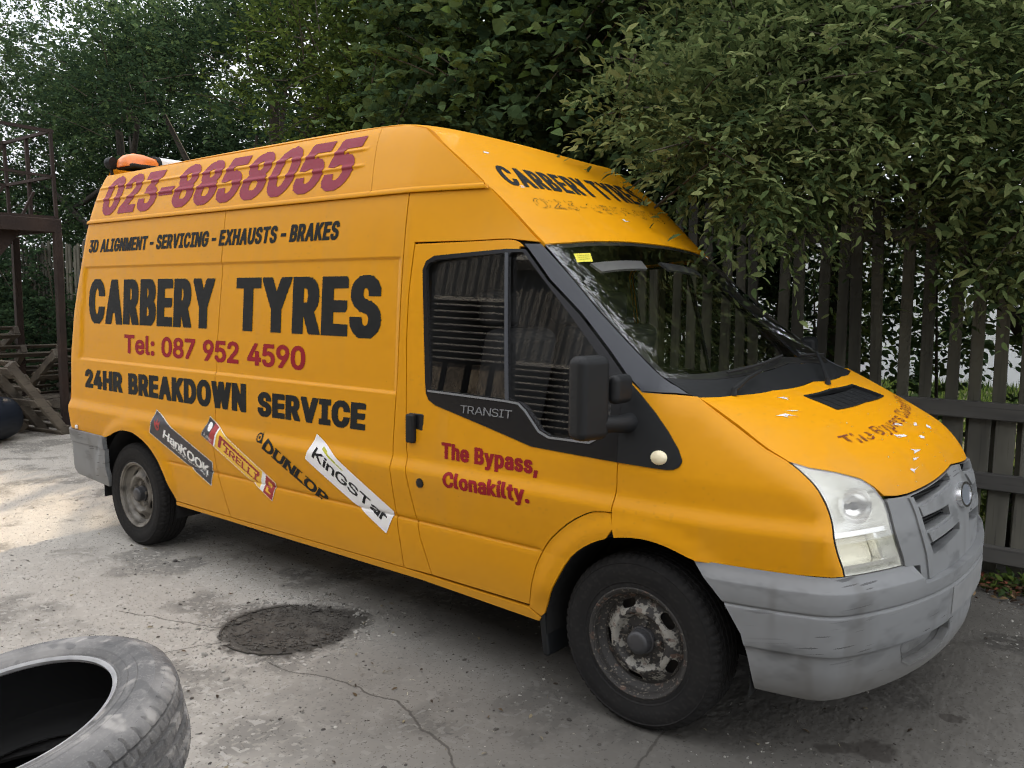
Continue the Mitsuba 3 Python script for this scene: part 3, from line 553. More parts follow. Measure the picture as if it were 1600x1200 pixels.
# wheels
def make_wheel(parent, x, y, side, rim):
    k = free(f'{parent}__wheel'); _roots.add(k)
    R = .347; w = .107
    prof = [(.208, -.086), (.212, -.095), (.222, -.098), (.235, -.097), (.240, -.101), (.245, -.100), (.262, -.106), (.290, -.109), (.312, -.104), (.316, -.1065), (.320, -.101), (.332, -.094), (.340, -.086), (.344, -.076), (.336, -.0755), (.3455, -.073)]
    for g in (-.045, -.015, .015, .045): prof += [(R, g-.006), (R-.008, g-.0045), (R-.008, g+.0045), (R, g+.006)]
    prof += [(.3455, .073), (.336, .0755), (.344, .076), (.332, .094), (.312, .104), (.262, .106), (.208, .09)]
    pa = np.array(prof); sh = (pa[:, 0] > .325) & (np.abs(pa[:, 1]) > .06)
    def mod(i, r):
        if i % 4 == 0: r[sh] -= .0065
        elif i % 4 == 2: r[(pa[:, 0] > .34) & ~sh] -= .003
        return r
    t = lathe(prof, 240, mod)
    o = np.concatenate([[(.198, -.088), (.216, -.092), (.219, -.098), (.214, -.100), (.206, -.096), (.201, -.080), (.196, -.060), (.186, -.045), (.176, -.040)],
                        [(.168, -.044), (.150, -.056), (.138, -.066), (.126, -.073), (.116, -.074), (.106, -.067), (.100, -.052), (.094, -.046), (.040, -.044), (.0, -.044)]])
    inn = [(0.0, -.036), (.098, -.038), (.106, -.048), (.116, -.064), (.130, -.060), (.168, -.034), (.184, -.03), (.190, .085), (.198, .09)]
    ring = np.vstack([o, inn]); solid = m3.CrossSection([[(r, yy) for r, yy in ring]], m3.FillRule.NonZero).revolve(72)
    cuts = []
    for i in range(5):
        c = m3.CrossSection([[(.016*math.cos(a), .016*math.sin(a)) for a in np.linspace(0, 2*math.pi, 14)[:-1]]])
        arcs = m3.Manifold.batch_hull([c.extrude(.3).translate([.150*math.cos(b), .150*math.sin(b), -.15]) for b in (i*2*math.pi/5-.13, i*2*math.pi/5+.13)])
        cuts.append(arcs)
    solid = solid-m3.Manifold.batch_boolean(cuts, m3.OpType.Add)
    mm = solid.to_mesh(); rm = trimesh.Trimesh(mm.vert_properties[:, :3], mm.tri_verts)
    rm.apply_transform(np.array([[1, 0, 0, 0], [0, 0, 1, 0], [0, 1, 0, 0], [0, 0, 0, 1.0]])); rm.fix_normals()
    cap = lathe([(.046, -.040), (.046, -.088), (.044, -.094), (.036, -.100), (.026, -.103), (.0, -.104)], 32)
    capring = lathe([(.054, -.042), (.054, -.058), (.047, -.060)], 32)
    drum = lathe([(.18, .02), (.18, -.01), (.0, -.01)], 40)
    M = np.eye(4); ang = .5+x*.35; M = rotm([0, 1, 0], math.degrees(ang))
    if side > 0: M = np.diag([1, -1, 1, 1.0])@M
    def fin(m):
        m = m.copy(); m.apply_transform(M)
        if side > 0: m.invert()
        m.apply_translation((x, y, .345)); return m
    put(f'{k}__tyre', fin(t), 'rubber', smooth=38)
    put(f'{k}__rim', fin(rm), rim, smooth=35)
    put(f'{k}__hub_cap', fin(cat([cap, capring])), 'hub_grey', smooth=35)
    put(f'{k}__brake_drum', fin(drum), 'rim_dark', smooth=35)
    for i in range(5):
        b = 2*math.pi*(i+.5)/5; n = trimesh.creation.cylinder(.0125, .026, sections=6); n.apply_transform(rotm([1, 0, 0], 90)); n.apply_translation((.074*math.cos(b), -.056, .074*math.sin(b)))
        put(f'{k}__wheel_nut', fin(n), rim)
make_wheel(VAN, 0.0, -.848, -1, 'rim_rusty'); make_wheel(VAN, -3.835, -.850, -1, 'rim_dusty')
make_wheel(VAN, 0.0, .848, 1, 'rim_dusty'); make_wheel(VAN, -3.835, .850, 1, 'rim_dusty')
# mirror, handle, lock, repeater
def sidept(x, z, o=0.0):
    p = SIDE.P(np.array([x]), np.array([z]))[0]; return p+o*SIDE.N(np.array([x]), np.array([z]))[0]
for s_ in (-1, 1):
    k = free(f'{VAN}__door_mirror'); _roots.add(k)
    def fl(m):
        m = m.copy()
        if s_ > 0: m.apply_transform(np.diag([1, -1, 1, 1.0])); m.invert()
        return m
    hd = rbox((-.122, -1.122, 1.308), (.092, .150, .312), .032, rotm([0, 0, 1], -14), 20)
    put(f'{k}__housing', fl(hd), 'black_plastic', smooth=50)
    put(f'{k}__arm', fl(cat([tube([(-.095, -1.07, 1.208), (-.065, -1.02, 1.205), (-.06, -.93, 1.20)], [.034, .032, .040], 14)])), 'black_plastic', smooth=50)
    put(f'{k}__arm', fl(rbox((-.070, -.99, 1.335), (.055, .12, .11), .025, None, 14)), 'black_plastic', smooth=50)
    put(f'{k}__mirror_glass', fl(mv(rbox((0, 0, 0), (.006, .105, .24), .0025, rotm([0, 0, 1], -14)), -.166, -1.112, 1.308)), 'chrome')
    c = sidept(-1.174, 1.068, -.012)
    put(f'{VAN}__door_handle_recess', fl(mv(rbox((0, 0, 0), (.108, .03, .15), .012), c[0], c[1]+.003, c[2])), 'dark_trim', smooth=40)
    put(f'{VAN}__door_handle', fl(mv(rbox((0, 0, 0), (.052, .03, .135), .011), c[0]-.022, c[1]-.022, c[2])), 'black_plastic', smooth=40)
    c = sidept(-1.123, .824, .001); m = lathe([(.022, .006), (.022, -.003), (.017, -.005), (0, -.0045)], 24); put(f'{VAN}__door_lock', fl(mv(m, *c)), 'dark_trim', smooth=40)
    c = sidept(.088, 1.086, .006); m = lathe([(.034, .006), (.034, -.002), (.030, -.010), (.018, -.016), (0, -.018)], 28); m.apply_scale((1.0, 1.0, .80)); put(f'{VAN}__side_repeater', fl(mv(m, *c)), 'repeater_cream', smooth=60)
c = sidept(-4.555, .735, .006); put(f'{VAN}__side_reflector', mv(rbox((0, 0, 0), (.03, .012, .025), .004), *c), 'white_plastic')
# wipers
def strpt(t, v, o): return STR.P(np.array([t]), np.array([v]))[0]+o*STR.N(np.array([t]), np.array([v]))[0]
for (a, b, c0, c1) in (((5.470, -.80), (5.330, -.47), (5.318, -.66), (5.262, -.02)), ((5.400, .10), (5.285, .42), (5.272, .20), (5.31, .80))):
    k = free(f'{VAN}__wiper'); _roots.add(k)
    A, B = strpt(*a, .02), strpt(*b, .035)
    put(f'{k}__arm', tube([A-[0, 0, .02], A, (A+B)/2+[0, 0, .008], B], [.014, .012, .008, .006], 8), 'black_plastic', smooth=40)
    pts = [strpt(c0[0]+(c1[0]-c0[0])*u, c0[1]+(c1[1]-c0[1])*u, .012+.008*math.sin(math.pi*u)) for u in np.linspace(0, 1, 7)]
    put(f'{k}__blade', tube(pts, [.004]+[.007]*5+[.004], 6), 'shell_black', smooth=40)
# interior
put(f'{VAN}__dashboard', cat([rbox((.02, 0, 1.13), (.62, 1.56, .26), .07, rotm([0, 1, 0], -4), 16), rbox((-.22, -.42, 1.19), (.30, .44, .16), .06, None, 12), rbox((-.12, 0, 1.22), (.26, .34, .10), .03, None, 12), rbox((.24, 0, 1.23), (.34, 1.3, .04), .015, rotm([0, 1, 0], 6), 8)]), 'interior_dash', smooth=50)
th = np.linspace(0, 2*math.pi, 33); sw = tube([(0, .19*math.cos(t), .19*math.sin(t)) for t in th], .015, 8)
sw = cat([sw, rbox((0, 0, 0), (.05, .14, .10), .02), bar((0, -.18, 0), (0, .18, 0), .03), bar((0, 0, 0), (0, 0, -.18), .03)]); sw.apply_transform(rotm([0, 1, 0], -38)); put(f'{VAN}__steering_wheel', mv(sw, -.42, -.42, 1.20), 'interior_dark', smooth=50)
for y in (-.46, .14, .56):
    k = free(f'{VAN}__seat'); _roots.add(k)
    put(f'{k}__cushion', rbox((-.72, y, .86), (.50, .46, .16), .05), 'interior_dark', smooth=50)
    put(f'{k}__backrest', rbox((-1.02, y, 1.20), (.14, .46, .66), .055, rotm([0, 1, 0], 12)), 'interior_dark', smooth=50)
    put(f'{k}__headrest', rbox((-1.10, y, 1.62), (.10, .26, .18), .04), 'interior_dark', smooth=50)
def vis(v0, v1): return Polygon([(4.56, v0), (4.56, v1), (4.625, v1-.03), (4.625, v0+.03)])
put_n(f'{VAN}__sun_visor', *STR.panel(vis(-.66, -.10), -.06, .012), 'visor_grey'); put_n(f'{VAN}__sun_visor', *STR.panel(vis(.12, .66), -.06, .012), 'interior_dash')
put_n(f'{VAN}__windscreen_sticker', *STR.panel(Polygon([(4.532, -.842), (4.547, -.704), (4.605, -.747), (4.588, -.873)]), -.007, 0), 'sticker_yellow', label='yellow paper label inside the top of the windscreen')
for i in range(3): put_n(f'{VAN}__windscreen_sticker_line', *STR.panel(Polygon([(4.549+.013*i, -.83-.006*i), (4.558+.013*i, -.735-.008*i), (4.561+.013*i, -.737-.008*i), (4.552+.013*i, -.832-.006*i)]), -.0055, 0), 'vinyl_lime')
# light bar and horn on the roof
LB = f'{VAN}__light_bar'; tag(LB, 'light bar with orange end lens and white centre on the van roof rear')
def lbsec(y0, y1, s0, s1, mat, name):
    secs = []
    for y, s in ((y0, s0), (y1, s1)):
        secs += [(-4.30+dx*s, y, 2.572+dz*s) for dx, dz in ((-.10, 0), (-.098, .045), (-.07, .082), (-.03, .096), (.03, .096), (.07, .082), (.098, .045), (.10, 0))]
    put(f'{LB}__{name}', trimesh.convex.convex_hull(np.array(secs)), mat, smooth=60)
for s_ in (-1, 1):
    pts = []
    for y, s in ((.735, .35), (.728, .58), (.70, .82), (.655, .96), (.59, .95), (.50, .78)):
        pts += [(-4.30+dx*s*1.1, s_*y, 2.562+dz*s*1.02-.008) for dx, dz in ((-.10, 0), (-.098, .045), (-.07, .082), (-.03, .096), (.03, .096), (.07, .082), (.098, .045), (.10, 0))]
    put(f'{LB}__lens', trimesh.convex.convex_hull(np.array(pts)), 'beacon_orange', smooth=60)
    lbsec(s_*.502, s_*.468, .80, .78, 'black_plastic', 'end_ring')
    lbsec(s_*.466, s_*.01, .76, .70, 'white_plastic', 'centre_cover')
    put(f'{LB}__foot', bx(-4.36, -4.24, s_*.45-.04, s_*.45+.04, 2.53, 2.57), 'black_plastic')
put(f'{LB}__base', rbox((-4.30, 0, 2.556), (.22, 1.42, .030), .012), 'shell_black', smooth=40)
WL = f'{VAN}__work_lamp'; tag(WL, 'small black round work lamp at the rear edge of the van roof')
m = lathe([(.0, -.042), (.025, -.039), (.038, -.025), (.043, 0), (.043, .024), (0, .024)], 24); m.apply_transform(rotm([0, 0, 1], -70)); put(f'{WL}__head', mv(m, -4.43, -.735, 2.585), 'black_plastic', smooth=50)
put(f'{WL}__bracket', cat([tube([(-4.43, -.735, 2.545), (-4.43, -.725, 2.49)], .012, 8), bx(-4.46, -4.40, -.75, -.70, 2.485, 2.497)]), 'black_plastic')
# ------------------------------------------------------------------ lettering and stickers on the van
_gl = {}
def glyph(ch):
    if ch not in _gl:
        m = meshkit.text_mesh(ch, 1.0, .01, bold=False); v, f = m.vertices, m.faces
        f = f[np.all(v[f][:, :, 2] < 1e-6, axis=1)]
        _gl[ch] = shapely.union_all([Polygon(v[t][:, :2]) for t in f]).buffer(0).simplify(.0085)
    return _gl[ch]
def layout(text, aspect, weight=.05, track=.07, space=.30, shear=0.0, lower=1.0, caps=True):
    """polygons of the text in a box aspect wide and 1 high (capital height)"""
    wx, wy = weight if isinstance(weight, tuple) else (weight, weight*.5)
    weight = wx; g = []; x = 0
    for ch in text:
        if ch == ' ': x += space/.75; continue
        q = glyph(ch); b = q.bounds; g.append((q, x-b[0])); x += b[2]-b[0]+.0
        g[-1] = (*g[-1], len(g)-1); x += 0
    n = len(g); nat = x; gaps = (n-1)*(track+2*weight)
    c = max(.1, (aspect-gaps-2*weight)/nat); out = []; x = weight; k = 0
    for ch in text:
        if ch == ' ': x += c*space/.75; continue
        q, dx, _ = g[k]; b = q.bounds; k += 1
        q = affinity.affine_transform(q, [c, 0, 0, 1, x-c*b[0], 0])
        q = affinity.scale(q, 1, 1-2*wy, origin=(0, .5))
        if wx: q = affinity.scale(affinity.scale(q, 1, wx/wy, origin=(0, 0)).buffer(wx, join_style=2, mitre_limit=1.5, quad_segs=3), 1, wy/wx, origin=(0, 0))
        q = q.simplify(.003)
        x += c*(b[2]-b[0])+track+2*weight
        if shear: q = affinity.affine_transform(q, [1, shear, 0, 1, -shear*.5, 0])
        out.append(q)
    return out
def onto(geoms, quad, aspect):
    bl, br, tr, tl = map(np.array, quad)
    def f(xy):
        u, w = xy[:, 0:1]/aspect, xy[:, 1:2]
        return (1-u)*(1-w)*bl+u*(1-w)*br+u*w*tr+(1-u)*w*tl
    return [shapely.transform(shapely.segmentize(g, .12), f).buffer(0) for g in geoms]
def aspect_of(quad, ku=1.0, kw=1.0):
    q = np.array(quad)*[ku, kw]; return (np.linalg.norm(q[1]-q[0])+np.linalg.norm(q[2]-q[3]))/(np.linalg.norm(q[3]-q[0])+np.linalg.norm(q[2]-q[1]))
def solid(gs): return MultiPolygon([h for g in gs for h in getattr(g, 'geoms', [g]) if h.geom_type == 'Polygon' and h.area > 1e-7])
def words(text, gs):
    i = 0
    for w in text.split(' '): yield w, gs[i:i+len(w)]; i += len(w)
def letter(name, text, quad, mat, sf=None, off=.0022, label=None, asp=None, **k):
    """one part for each word"""
    sf = sf or SIDE; a = asp or aspect_of(quad); gs = onto(layout(text, a, **k), quad, a)
    for w, g in words(text, gs): put_n(f'{VAN}__{name}', *sf.panel(solid(g), off, 0), mat, label=label)
letter('phone_lettering', '023-8858055', [(-4.30, 2.206), (-1.745, 2.206), (-1.690, 2.470), (-4.305, 2.462)], 'vinyl_faded', weight=(.085,.05), track=.085, shear=.13, off=.003, label='faded maroon phone number on the roof side')
letter('services_lettering', '3D ALIGNMENT - SERVICING - EXHAUSTS - BRAKES', [(-4.405, 1.955), (-1.762, 1.954), (-1.762, 2.046), (-4.405, 2.040)], 'vinyl_black', weight=(.085,.045), track=.05, space=.36, shear=.16, label='black slanted line of services under the gutter')
letter('name_lettering', 'CARBERY', [(-4.400, 1.475), (-2.860, 1.476), (-2.860, 1.769), (-4.400, 1.769)], 'vinyl_black', weight=(.105, .048), track=.045, label='largest black lettering on the load side, word nearer the rear')
letter('name_lettering', 'TYRES', [(-2.640, 1.475), (-1.435, 1.474), (-1.435, 1.772), (-2.640, 1.770)], 'vinyl_black', weight=(.105, .048), track=.045, label='largest black lettering on the load side, word nearer the cab')
letter('mobile_lettering', 'Tel: 087 952 4590', [(-3.900, 1.288), (-2.002, 1.287), (-2.002, 1.410), (-3.900, 1.410)], 'vinyl_maroon', weight=(.065,.04), track=.09, space=.36, label='maroon mobile number on the load side')
letter('breakdown_lettering', '24HR BREAKDOWN', [(-4.432, 1.025), (-2.512, 1.020), (-2.512, 1.180), (-4.432, 1.150)], 'vinyl_black', weight=(.12, .065), track=.05, space=.42, label='heavy black lettering low on the load side, rear words')
letter('breakdown_lettering', 'SERVICE', [(-2.402, 1.014), (-1.522, 1.022), (-1.514, 1.155), (-2.402, 1.146)], 'vinyl_black', weight=(.12, .065), track=.05, label='heavy black lettering low on the load side, word nearest the cab')
letter('address_lettering', 'The Bypass,', [(-1.007, .951), (-.462, .951), (-.462, 1.024), (-1.007, 1.024)], 'vinyl_maroon', weight=(.085,.045), track=.045, space=.34, label='upper maroon address line on the cab door')
letter('address_lettering', 'Clonakilty.', [(-.976, .829), (-.485, .831), (-.490, .899), (-.976, .896)], 'vinyl_maroon', weight=(.085,.045), track=.045, label='lower maroon address line on the cab door')
letter('model_lettering', 'TRANSIT', [(-.900, 1.166), (-.614, 1.166), (-.614, 1.200), (-.900, 1.200)], 'seal_grey', weight=0.0, track=.10, off=.0075, label='grey raised lettering in the black window trim')
# worn lettering on the front cap and bonnet: t runs down, v across
letter('cap_lettering', 'CARBERY TYRES', [(3.945, -.810), (3.930, .80), (3.725, .780), (3.765, -.770)], 'vinyl_black', STR, asp=1.5*.84*2*.80/.19/1.55, weight=(.055, .03), track=.09, space=.30, label='black lettering across the front of the roof')
ww = []
rw_ = np.random.default_rng(11)
for i in range(420): ww.append(Point(rw_.uniform(3.9, 4.2), rw_.uniform(-.85, .85)).buffer(rw_.uniform(.008, .022)))
for i in range(230): ww.append(Point(rw_.uniform(5.6, 6.0), rw_.uniform(-.75, .75)).buffer(rw_.uniform(.008, .02)))
worn = shapely.union_all(ww)
def outline(gs, r): return [g.difference(g.buffer(-r)) for g in gs]
def letter_worn(name, text, quad, asp, mat, label, r=.0035, **k):
    gs = outline(onto(layout(text, asp, **k), quad, asp), r)
    for w, g in words(text, [g.difference(worn) for g in gs]): put_n(f'{VAN}__{name}', *STR.panel(solid(g), .0022, 0), mat, label=label)
letter_worn('cap_phone_lettering', '023-8858055', [(4.150, -.770), (4.135, .740), (4.020, .730), (4.060, -.760)], 9.0, 'vinyl_black', 'worn remains of a phone number across the front of the roof', weight=.03, track=.12, shear=.1)
letter_worn('bonnet_lettering', 'The Bypass Clonakilty', [(5.940, -.665), (5.765, .66), (5.680, .66), (5.868, -.656)], 10.5, 'vinyl_worn', 'worn brown address lettering across the bonnet', r=.005, weight=.02, track=.12)
# stickers
def quadpoly(q): return poly(*q)
def lerpq(q, u0, u1, w0, w1):
    bl, br, tr, tl = map(np.array, q)
    f = lambda u, w: (1-u)*(1-w)*bl+u*(1-w)*br+u*w*tr+(1-u)*w*tl
    return [tuple(f(u0, w0)), tuple(f(u1, w0)), tuple(f(u1, w1)), tuple(f(u0, w1))]
def sticker(name, label): k = free(f'{VAN}__{name}'); _roots.add(k); tag(k, label); return k
def flat(k, name, pg, mat, off): put_n(f'{k}__{name}', *SIDE.panel(pg, off, 0), mat)
def stext(k, name, text, q, mat, off, asp=None, **kw):
    a = asp or aspect_of(q); gs = onto(layout(text, a, **kw), q, a)
    flat(k, name, MultiPolygon([h for g in gs for h in getattr(g, 'geoms', [g]) if h.geom_type == 'Polygon' and h.area > 1e-8]), mat, off)
k = sticker('tyre_sticker', 'charcoal slanting sticker with white lettering and red flame'); Q = [(-3.527, .802), (-2.893, .550), (-2.854, .693), (-3.472, .948)]
flat(k, 'edge', quadpoly(Q).buffer(.004, join_style=2), 'vinyl_white', .0022); flat(k, 'sheet', quadpoly(Q), 'vinyl_charcoal', .003)
stext(k, 'lettering', 'HanKOOK', [(-3.375, .790), (-2.915, .606), (-2.895, .663), (-3.345, .842)], 'vinyl_white', .0042, weight=.07, track=.06)
stext(k, 'small_lettering', 'driving emotion', lerpq(Q, .36, .93, .19, .27), 'vinyl_white', .0042, weight=.0, track=.10)
fl = Point(-3.428, .852); fx, fy = -3.428, .852
flat(k, 'flame', shapely.union_all([Point(fx, fy).buffer(.026), poly((fx-.030, fy), (fx-.036, fy+.040), (fx-.008, fy+.016)), poly((fx-.012, fy+.012), (fx-.004, fy+.054), (fx+.012, fy+.012)), poly((fx+.010, fy+.014), (fx+.034, fy+.036), (fx+.028, fy-.002))]).difference(Point(fx+.004, fy-.002).buffer(.010)), 'vinyl_red', .0042)
k = sticker('tyre_sticker', 'yellow slanting sticker with dark red lettering'); Q = [(-2.926, .854), (-2.295, .553), (-2.251, .654), (-2.870, .963)]
flat(k, 'edge', quadpoly(Q).buffer(.004, join_style=2), 'vinyl_white', .0022); flat(k, 'sheet', quadpoly(Q), 'vinyl_yellow', .003)
flat(k, 'black_end', quadpoly(lerpq(Q, 0, .115, 0, 1)), 'vinyl_charcoal', .0042)
flat(k, 'red_stripe', poly(*lerpq(Q, .10, .175, 0, 1)), 'vinyl_red', .0045); flat(k, 'white_stripe', poly(*lerpq(Q, .175, .195, 0, 1)), 'vinyl_white', .0045)
c = np.array(lerpq(Q, .062, .1, .66, 1)[0]); flat(k, 'white_oval', affinity.scale(Point(*c).buffer(.022), .95, 1.25), 'vinyl_white', .0055)
stext(k, 'small_lettering', 'P ZERO', lerpq(Q, .035, .15, .10, .24), 'vinyl_white', .0058, weight=.0, track=.1)
flat(k, 'white_end', poly(*lerpq(Q, .83, .88, 0, 1)), 'vinyl_white', .0042); flat(k, 'red_end', poly(*lerpq(Q, .88, 1, 0, 1)), 'vinyl_red', .0042)
flat(k, 'figure_mark', shapely.union_all([poly(*lerpq(Q, .92, .965, .55, .82)), poly(*lerpq(Q, .905, .935, .18, .42)), poly(*lerpq(Q, .935, .97, .22, .30))]), 'vinyl_yellow', .0055)
stext(k, 'lettering', 'IRELLI', lerpq(Q, .325, .79, .20, .60), 'vinyl_red', .0042, weight=.06, track=.10)
flat(k, 'long_letter', shapely.union_all([poly(*lerpq(Q, .235, .275, .20, .83)), poly(*lerpq(Q, .235, .80, .70, .83)), poly(*lerpq(Q, .77, .80, .58, .83)), poly(*lerpq(Q, .30, .325, .52, .75))]), 'vinyl_red', .0042)
k = sticker('tyre_lettering', 'black slanting serif lettering with small arrow mark, set straight on the paint'); Q = [(-2.336, .842), (-1.842, .610), (-1.800, .655), (-2.290, .900)]
stext(k, 'lettering', 'DUNLOP', Q, 'vinyl_black', .0024, weight=.085, track=.09)
for u in (0.02, .175, .34, .52, .66, .86):
    for w in (0.0, .90): flat(k, 'serif', poly(*lerpq(Q, u-.012, u+.085, w, w+.10)), 'vinyl_black', .0024)
d0 = Point(-2.366, .897); flat(k, 'arrow_mark', d0.buffer(.026).union(poly((-2.366, .871), (-2.332, .868), (-2.342, .930))).difference(d0.buffer(.018)).union(d0.buffer(.008)), 'vinyl_black', .0024)
k = sticker('tyre_sticker', 'white slanting sticker with black lettering'); Q = [(-1.951, .835), (-1.385, .541), (-1.326, .651), (-1.887, .960)]
flat(k, 'edge', quadpoly(Q).buffer(.010).buffer(-.004), 'vinyl_white', .0026)
stext(k, 'lettering', 'KinGSTar', lerpq(Q, .06, .96, .28, .68), 'vinyl_black', .0042, weight=.045, track=.12)
flat(k, 'green_flash', shapely.union_all([poly(*lerpq(Q, .13, .20, .80, .92)), poly(*lerpq(Q, .20, .32, .80, .87)), poly(*lerpq(Q, .30, .42, .80, .84))]), 'vinyl_lime', .0042)
# stone chips through the paint on the bonnet and cap
cp = []
for t, v in ((5.490, -.532), (5.685, -.740), (5.635, -.652), (5.853, -.139), (5.897, .049), (5.949, .156), (5.978, -.082), (6.034, -.300), (6.065, -.362), (6.121, -.448), (5.931, -.273), (3.62, -.66), (3.95, -.70), (4.20, .05)):
    for _ in range(3):
        n = 7; r = rw_.uniform(.002, .007); cp.append(Polygon([(t+rw_.normal()*.008+r*rw_.uniform(.5, 1)*math.cos(a), v+rw_.normal()*.02+2.0*r*rw_.uniform(.5, 1)*math.sin(a)) for a in np.linspace(0, 2*math.pi, n+1)[:-1]]).buffer(0))
for _ in range(60): cp.append(Point(rw_.uniform(5.7, 6.2), rw_.uniform(-.65, .65)).buffer(rw_.uniform(.0015, .0035), quad_segs=2))
put_n(f'{VAN}__paint_chip', *STR.panel(shapely.union_all(cp).intersection(poly((3, -.9), (7, -.9), (7, .9), (3, .9))), .0016, 0), 'chip', kind='stuff')
# ------------------------------------------------------------------ the setting
def sheet(x0, x1, y0, y1, z, step, amp=0.0, seed=0, ragged=0.0):
    nx, ny = int((x1-x0)/step)+1, int((y1-y0)/step)+1
    X, Y_ = np.meshgrid(np.linspace(x0, x1, nx), np.linspace(y0, y1, ny), indexing='ij')
    Z = z+amp*(meshkit.fbm(np.stack([X*.8, Y_*.8, X*0], -1), 3, seed)-.5)
    i, j = np.meshgrid(np.arange(nx-1), np.arange(ny-1), indexing='ij'); a = (i*ny+j).ravel()
    return trimesh.Trimesh(np.stack([X, Y_, Z], -1).reshape(-1, 3), np.vstack([np.stack([a, a+ny, a+ny+1], 1), np.stack([a, a+ny+1, a+1], 1)]), process=False)
put('ground', sheet(-150, 150, -150, 150, -.012, 10.0), 'soil'); tag('ground', kind='structure')
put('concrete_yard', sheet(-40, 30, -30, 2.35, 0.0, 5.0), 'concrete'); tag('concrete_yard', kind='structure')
rng = np.random.default_rng(3)
# sunken drain patch with mud and debris
a = np.linspace(0, 2*math.pi, 49)[:-1]
DC = (-1.875, -1.20)
rad = .255+.02*np.sin(3*a+1)+.07*np.exp(-((a-1.15)/.35)**2)+.05*(meshkit.fbm(np.stack([3*np.cos(a), 3*np.sin(a), a*0], 1), 4, 9)-.5)*2
V = [(DC[0], DC[1], .0045)]; 
for s_, z in ((.5, .006), (.92, .005), (1.0, .002)): V += [(DC[0]+r*s_*math.cos(t), DC[1]+r*s_*math.sin(t), z) for t, r in zip(a, rad)]
F = [(0, 1+i, 1+(i+1) % 48) for i in range(48)]
for k_ in range(2):
    for i in range(48):
        p, q = 1+k_*48+i, 1+k_*48+(i+1) % 48; F += [(p, p+48, q+48), (p, q+48, q)]
DR = thing('drain_cover', 'round muddy drain cover sunk in the concrete beside the van', 'drain cover')
put(f'{DR}__cover', trimesh.Trimesh(np.array(V), np.array(F), process=False), 'mud', smooth=True)
ring = []
for i in list(range(3, 22))+list(range(27, 38)):
    t0, t1 = 2*math.pi*i/64+2.0, 2*math.pi*(i+1)/64+2.0
    ring.append(bar((DC[0]+.318*math.cos(t0), DC[1]+.318*math.sin(t0), .004), (DC[0]+.318*math.cos(t1), DC[1]+.318*math.sin(t1), .004), .010, .007))
put(f'{DR}__rim', cat(ring[:19]), 'mud'); put(f'{DR}__rim', cat(ring[19:]), 'mud')
def scatter(n, fn, size, mat, key, flat_=.55, seed=1, kind='stuff', label=None, cat_=None):
    r = np.random.default_rng(seed); base = trimesh.creation.icosahedron(); V, F = [], []
    P = fn(r, n); n = len(P)
    s = size*np.exp(r.normal(0, .45, n)); ang = r.uniform(0, 6.28, n)
    bv = base.vertices[None]*(1+r.normal(0, .18, (n, 12, 1))); bv = bv*s[:, None, None]*np.array([1.25, .85, flat_])
    c, q = np.cos(ang)[:, None], np.sin(ang)[:, None]
    x, y = bv[..., 0]*c-bv[..., 1]*q, bv[..., 0]*q+bv[..., 1]*c
    v = np.stack([x+P[:, :1], y+P[:, 1:2], bv[..., 2]+P[:, 2:]+s[:, None]*.2], -1).reshape(-1, 3)
    f = (base.faces[None]+(np.arange(n)*12)[:, None, None]).reshape(-1, 3)
    k_ = put(key, trimesh.Trimesh(v, f, process=False), mat); tag(k_, label, cat_, None, kind); return k_
def drain_pts(r, n):
    t, q = r.uniform(0, 6.28, n), np.sqrt(r.uniform(0, 1, n))*.33; return np.stack([DC[0]+q*np.cos(t), DC[1]+q*np.sin(t), np.full(n, .006)], 1)
scatter(900, drain_pts, .0045, 'mud', f'{DR}__debris', .45, 5)
def yard_pts(r, n):
    x, y = r.uniform(-6.5, 1.6, n), r.uniform(-3.2, 1.9, n); d = meshkit.fbm(np.stack([x*1.1, y*1.1, x*0], -1), 3, 4)
    k_ = r.uniform(0, 1, n) < np.clip((d-.38)*3.2, .08, 1); return np.stack([x, y, x*0], 1)[k_]
scatter(17000, yard_pts, .0030, 'stone', 'gravel', .6, 7, label='loose grit and small stones strewn over the concrete', cat_='gravel')
def drain_edge(r, n):
    t = r.uniform(0, 6.28, n); q = .36+np.abs(r.normal(0, .12, n)); return np.stack([DC[0]+q*np.cos(t), DC[1]+q*np.sin(t), q*0], 1)
scatter(420, drain_edge, .0055, 'stone', 'gravel', .6, 8, label='ring of darker grit washed up around the drain cover', cat_='gravel')
scatter(1500, lambda r, n: np.stack([r.uniform(-4, 1.4, n), r.uniform(-2.8, -.2, n), np.zeros(n)], 1), .0034, 'mud', 'dirt_crumb', .55, 9, label='dark crumbs of dirt scattered over the concrete', cat_='dirt')
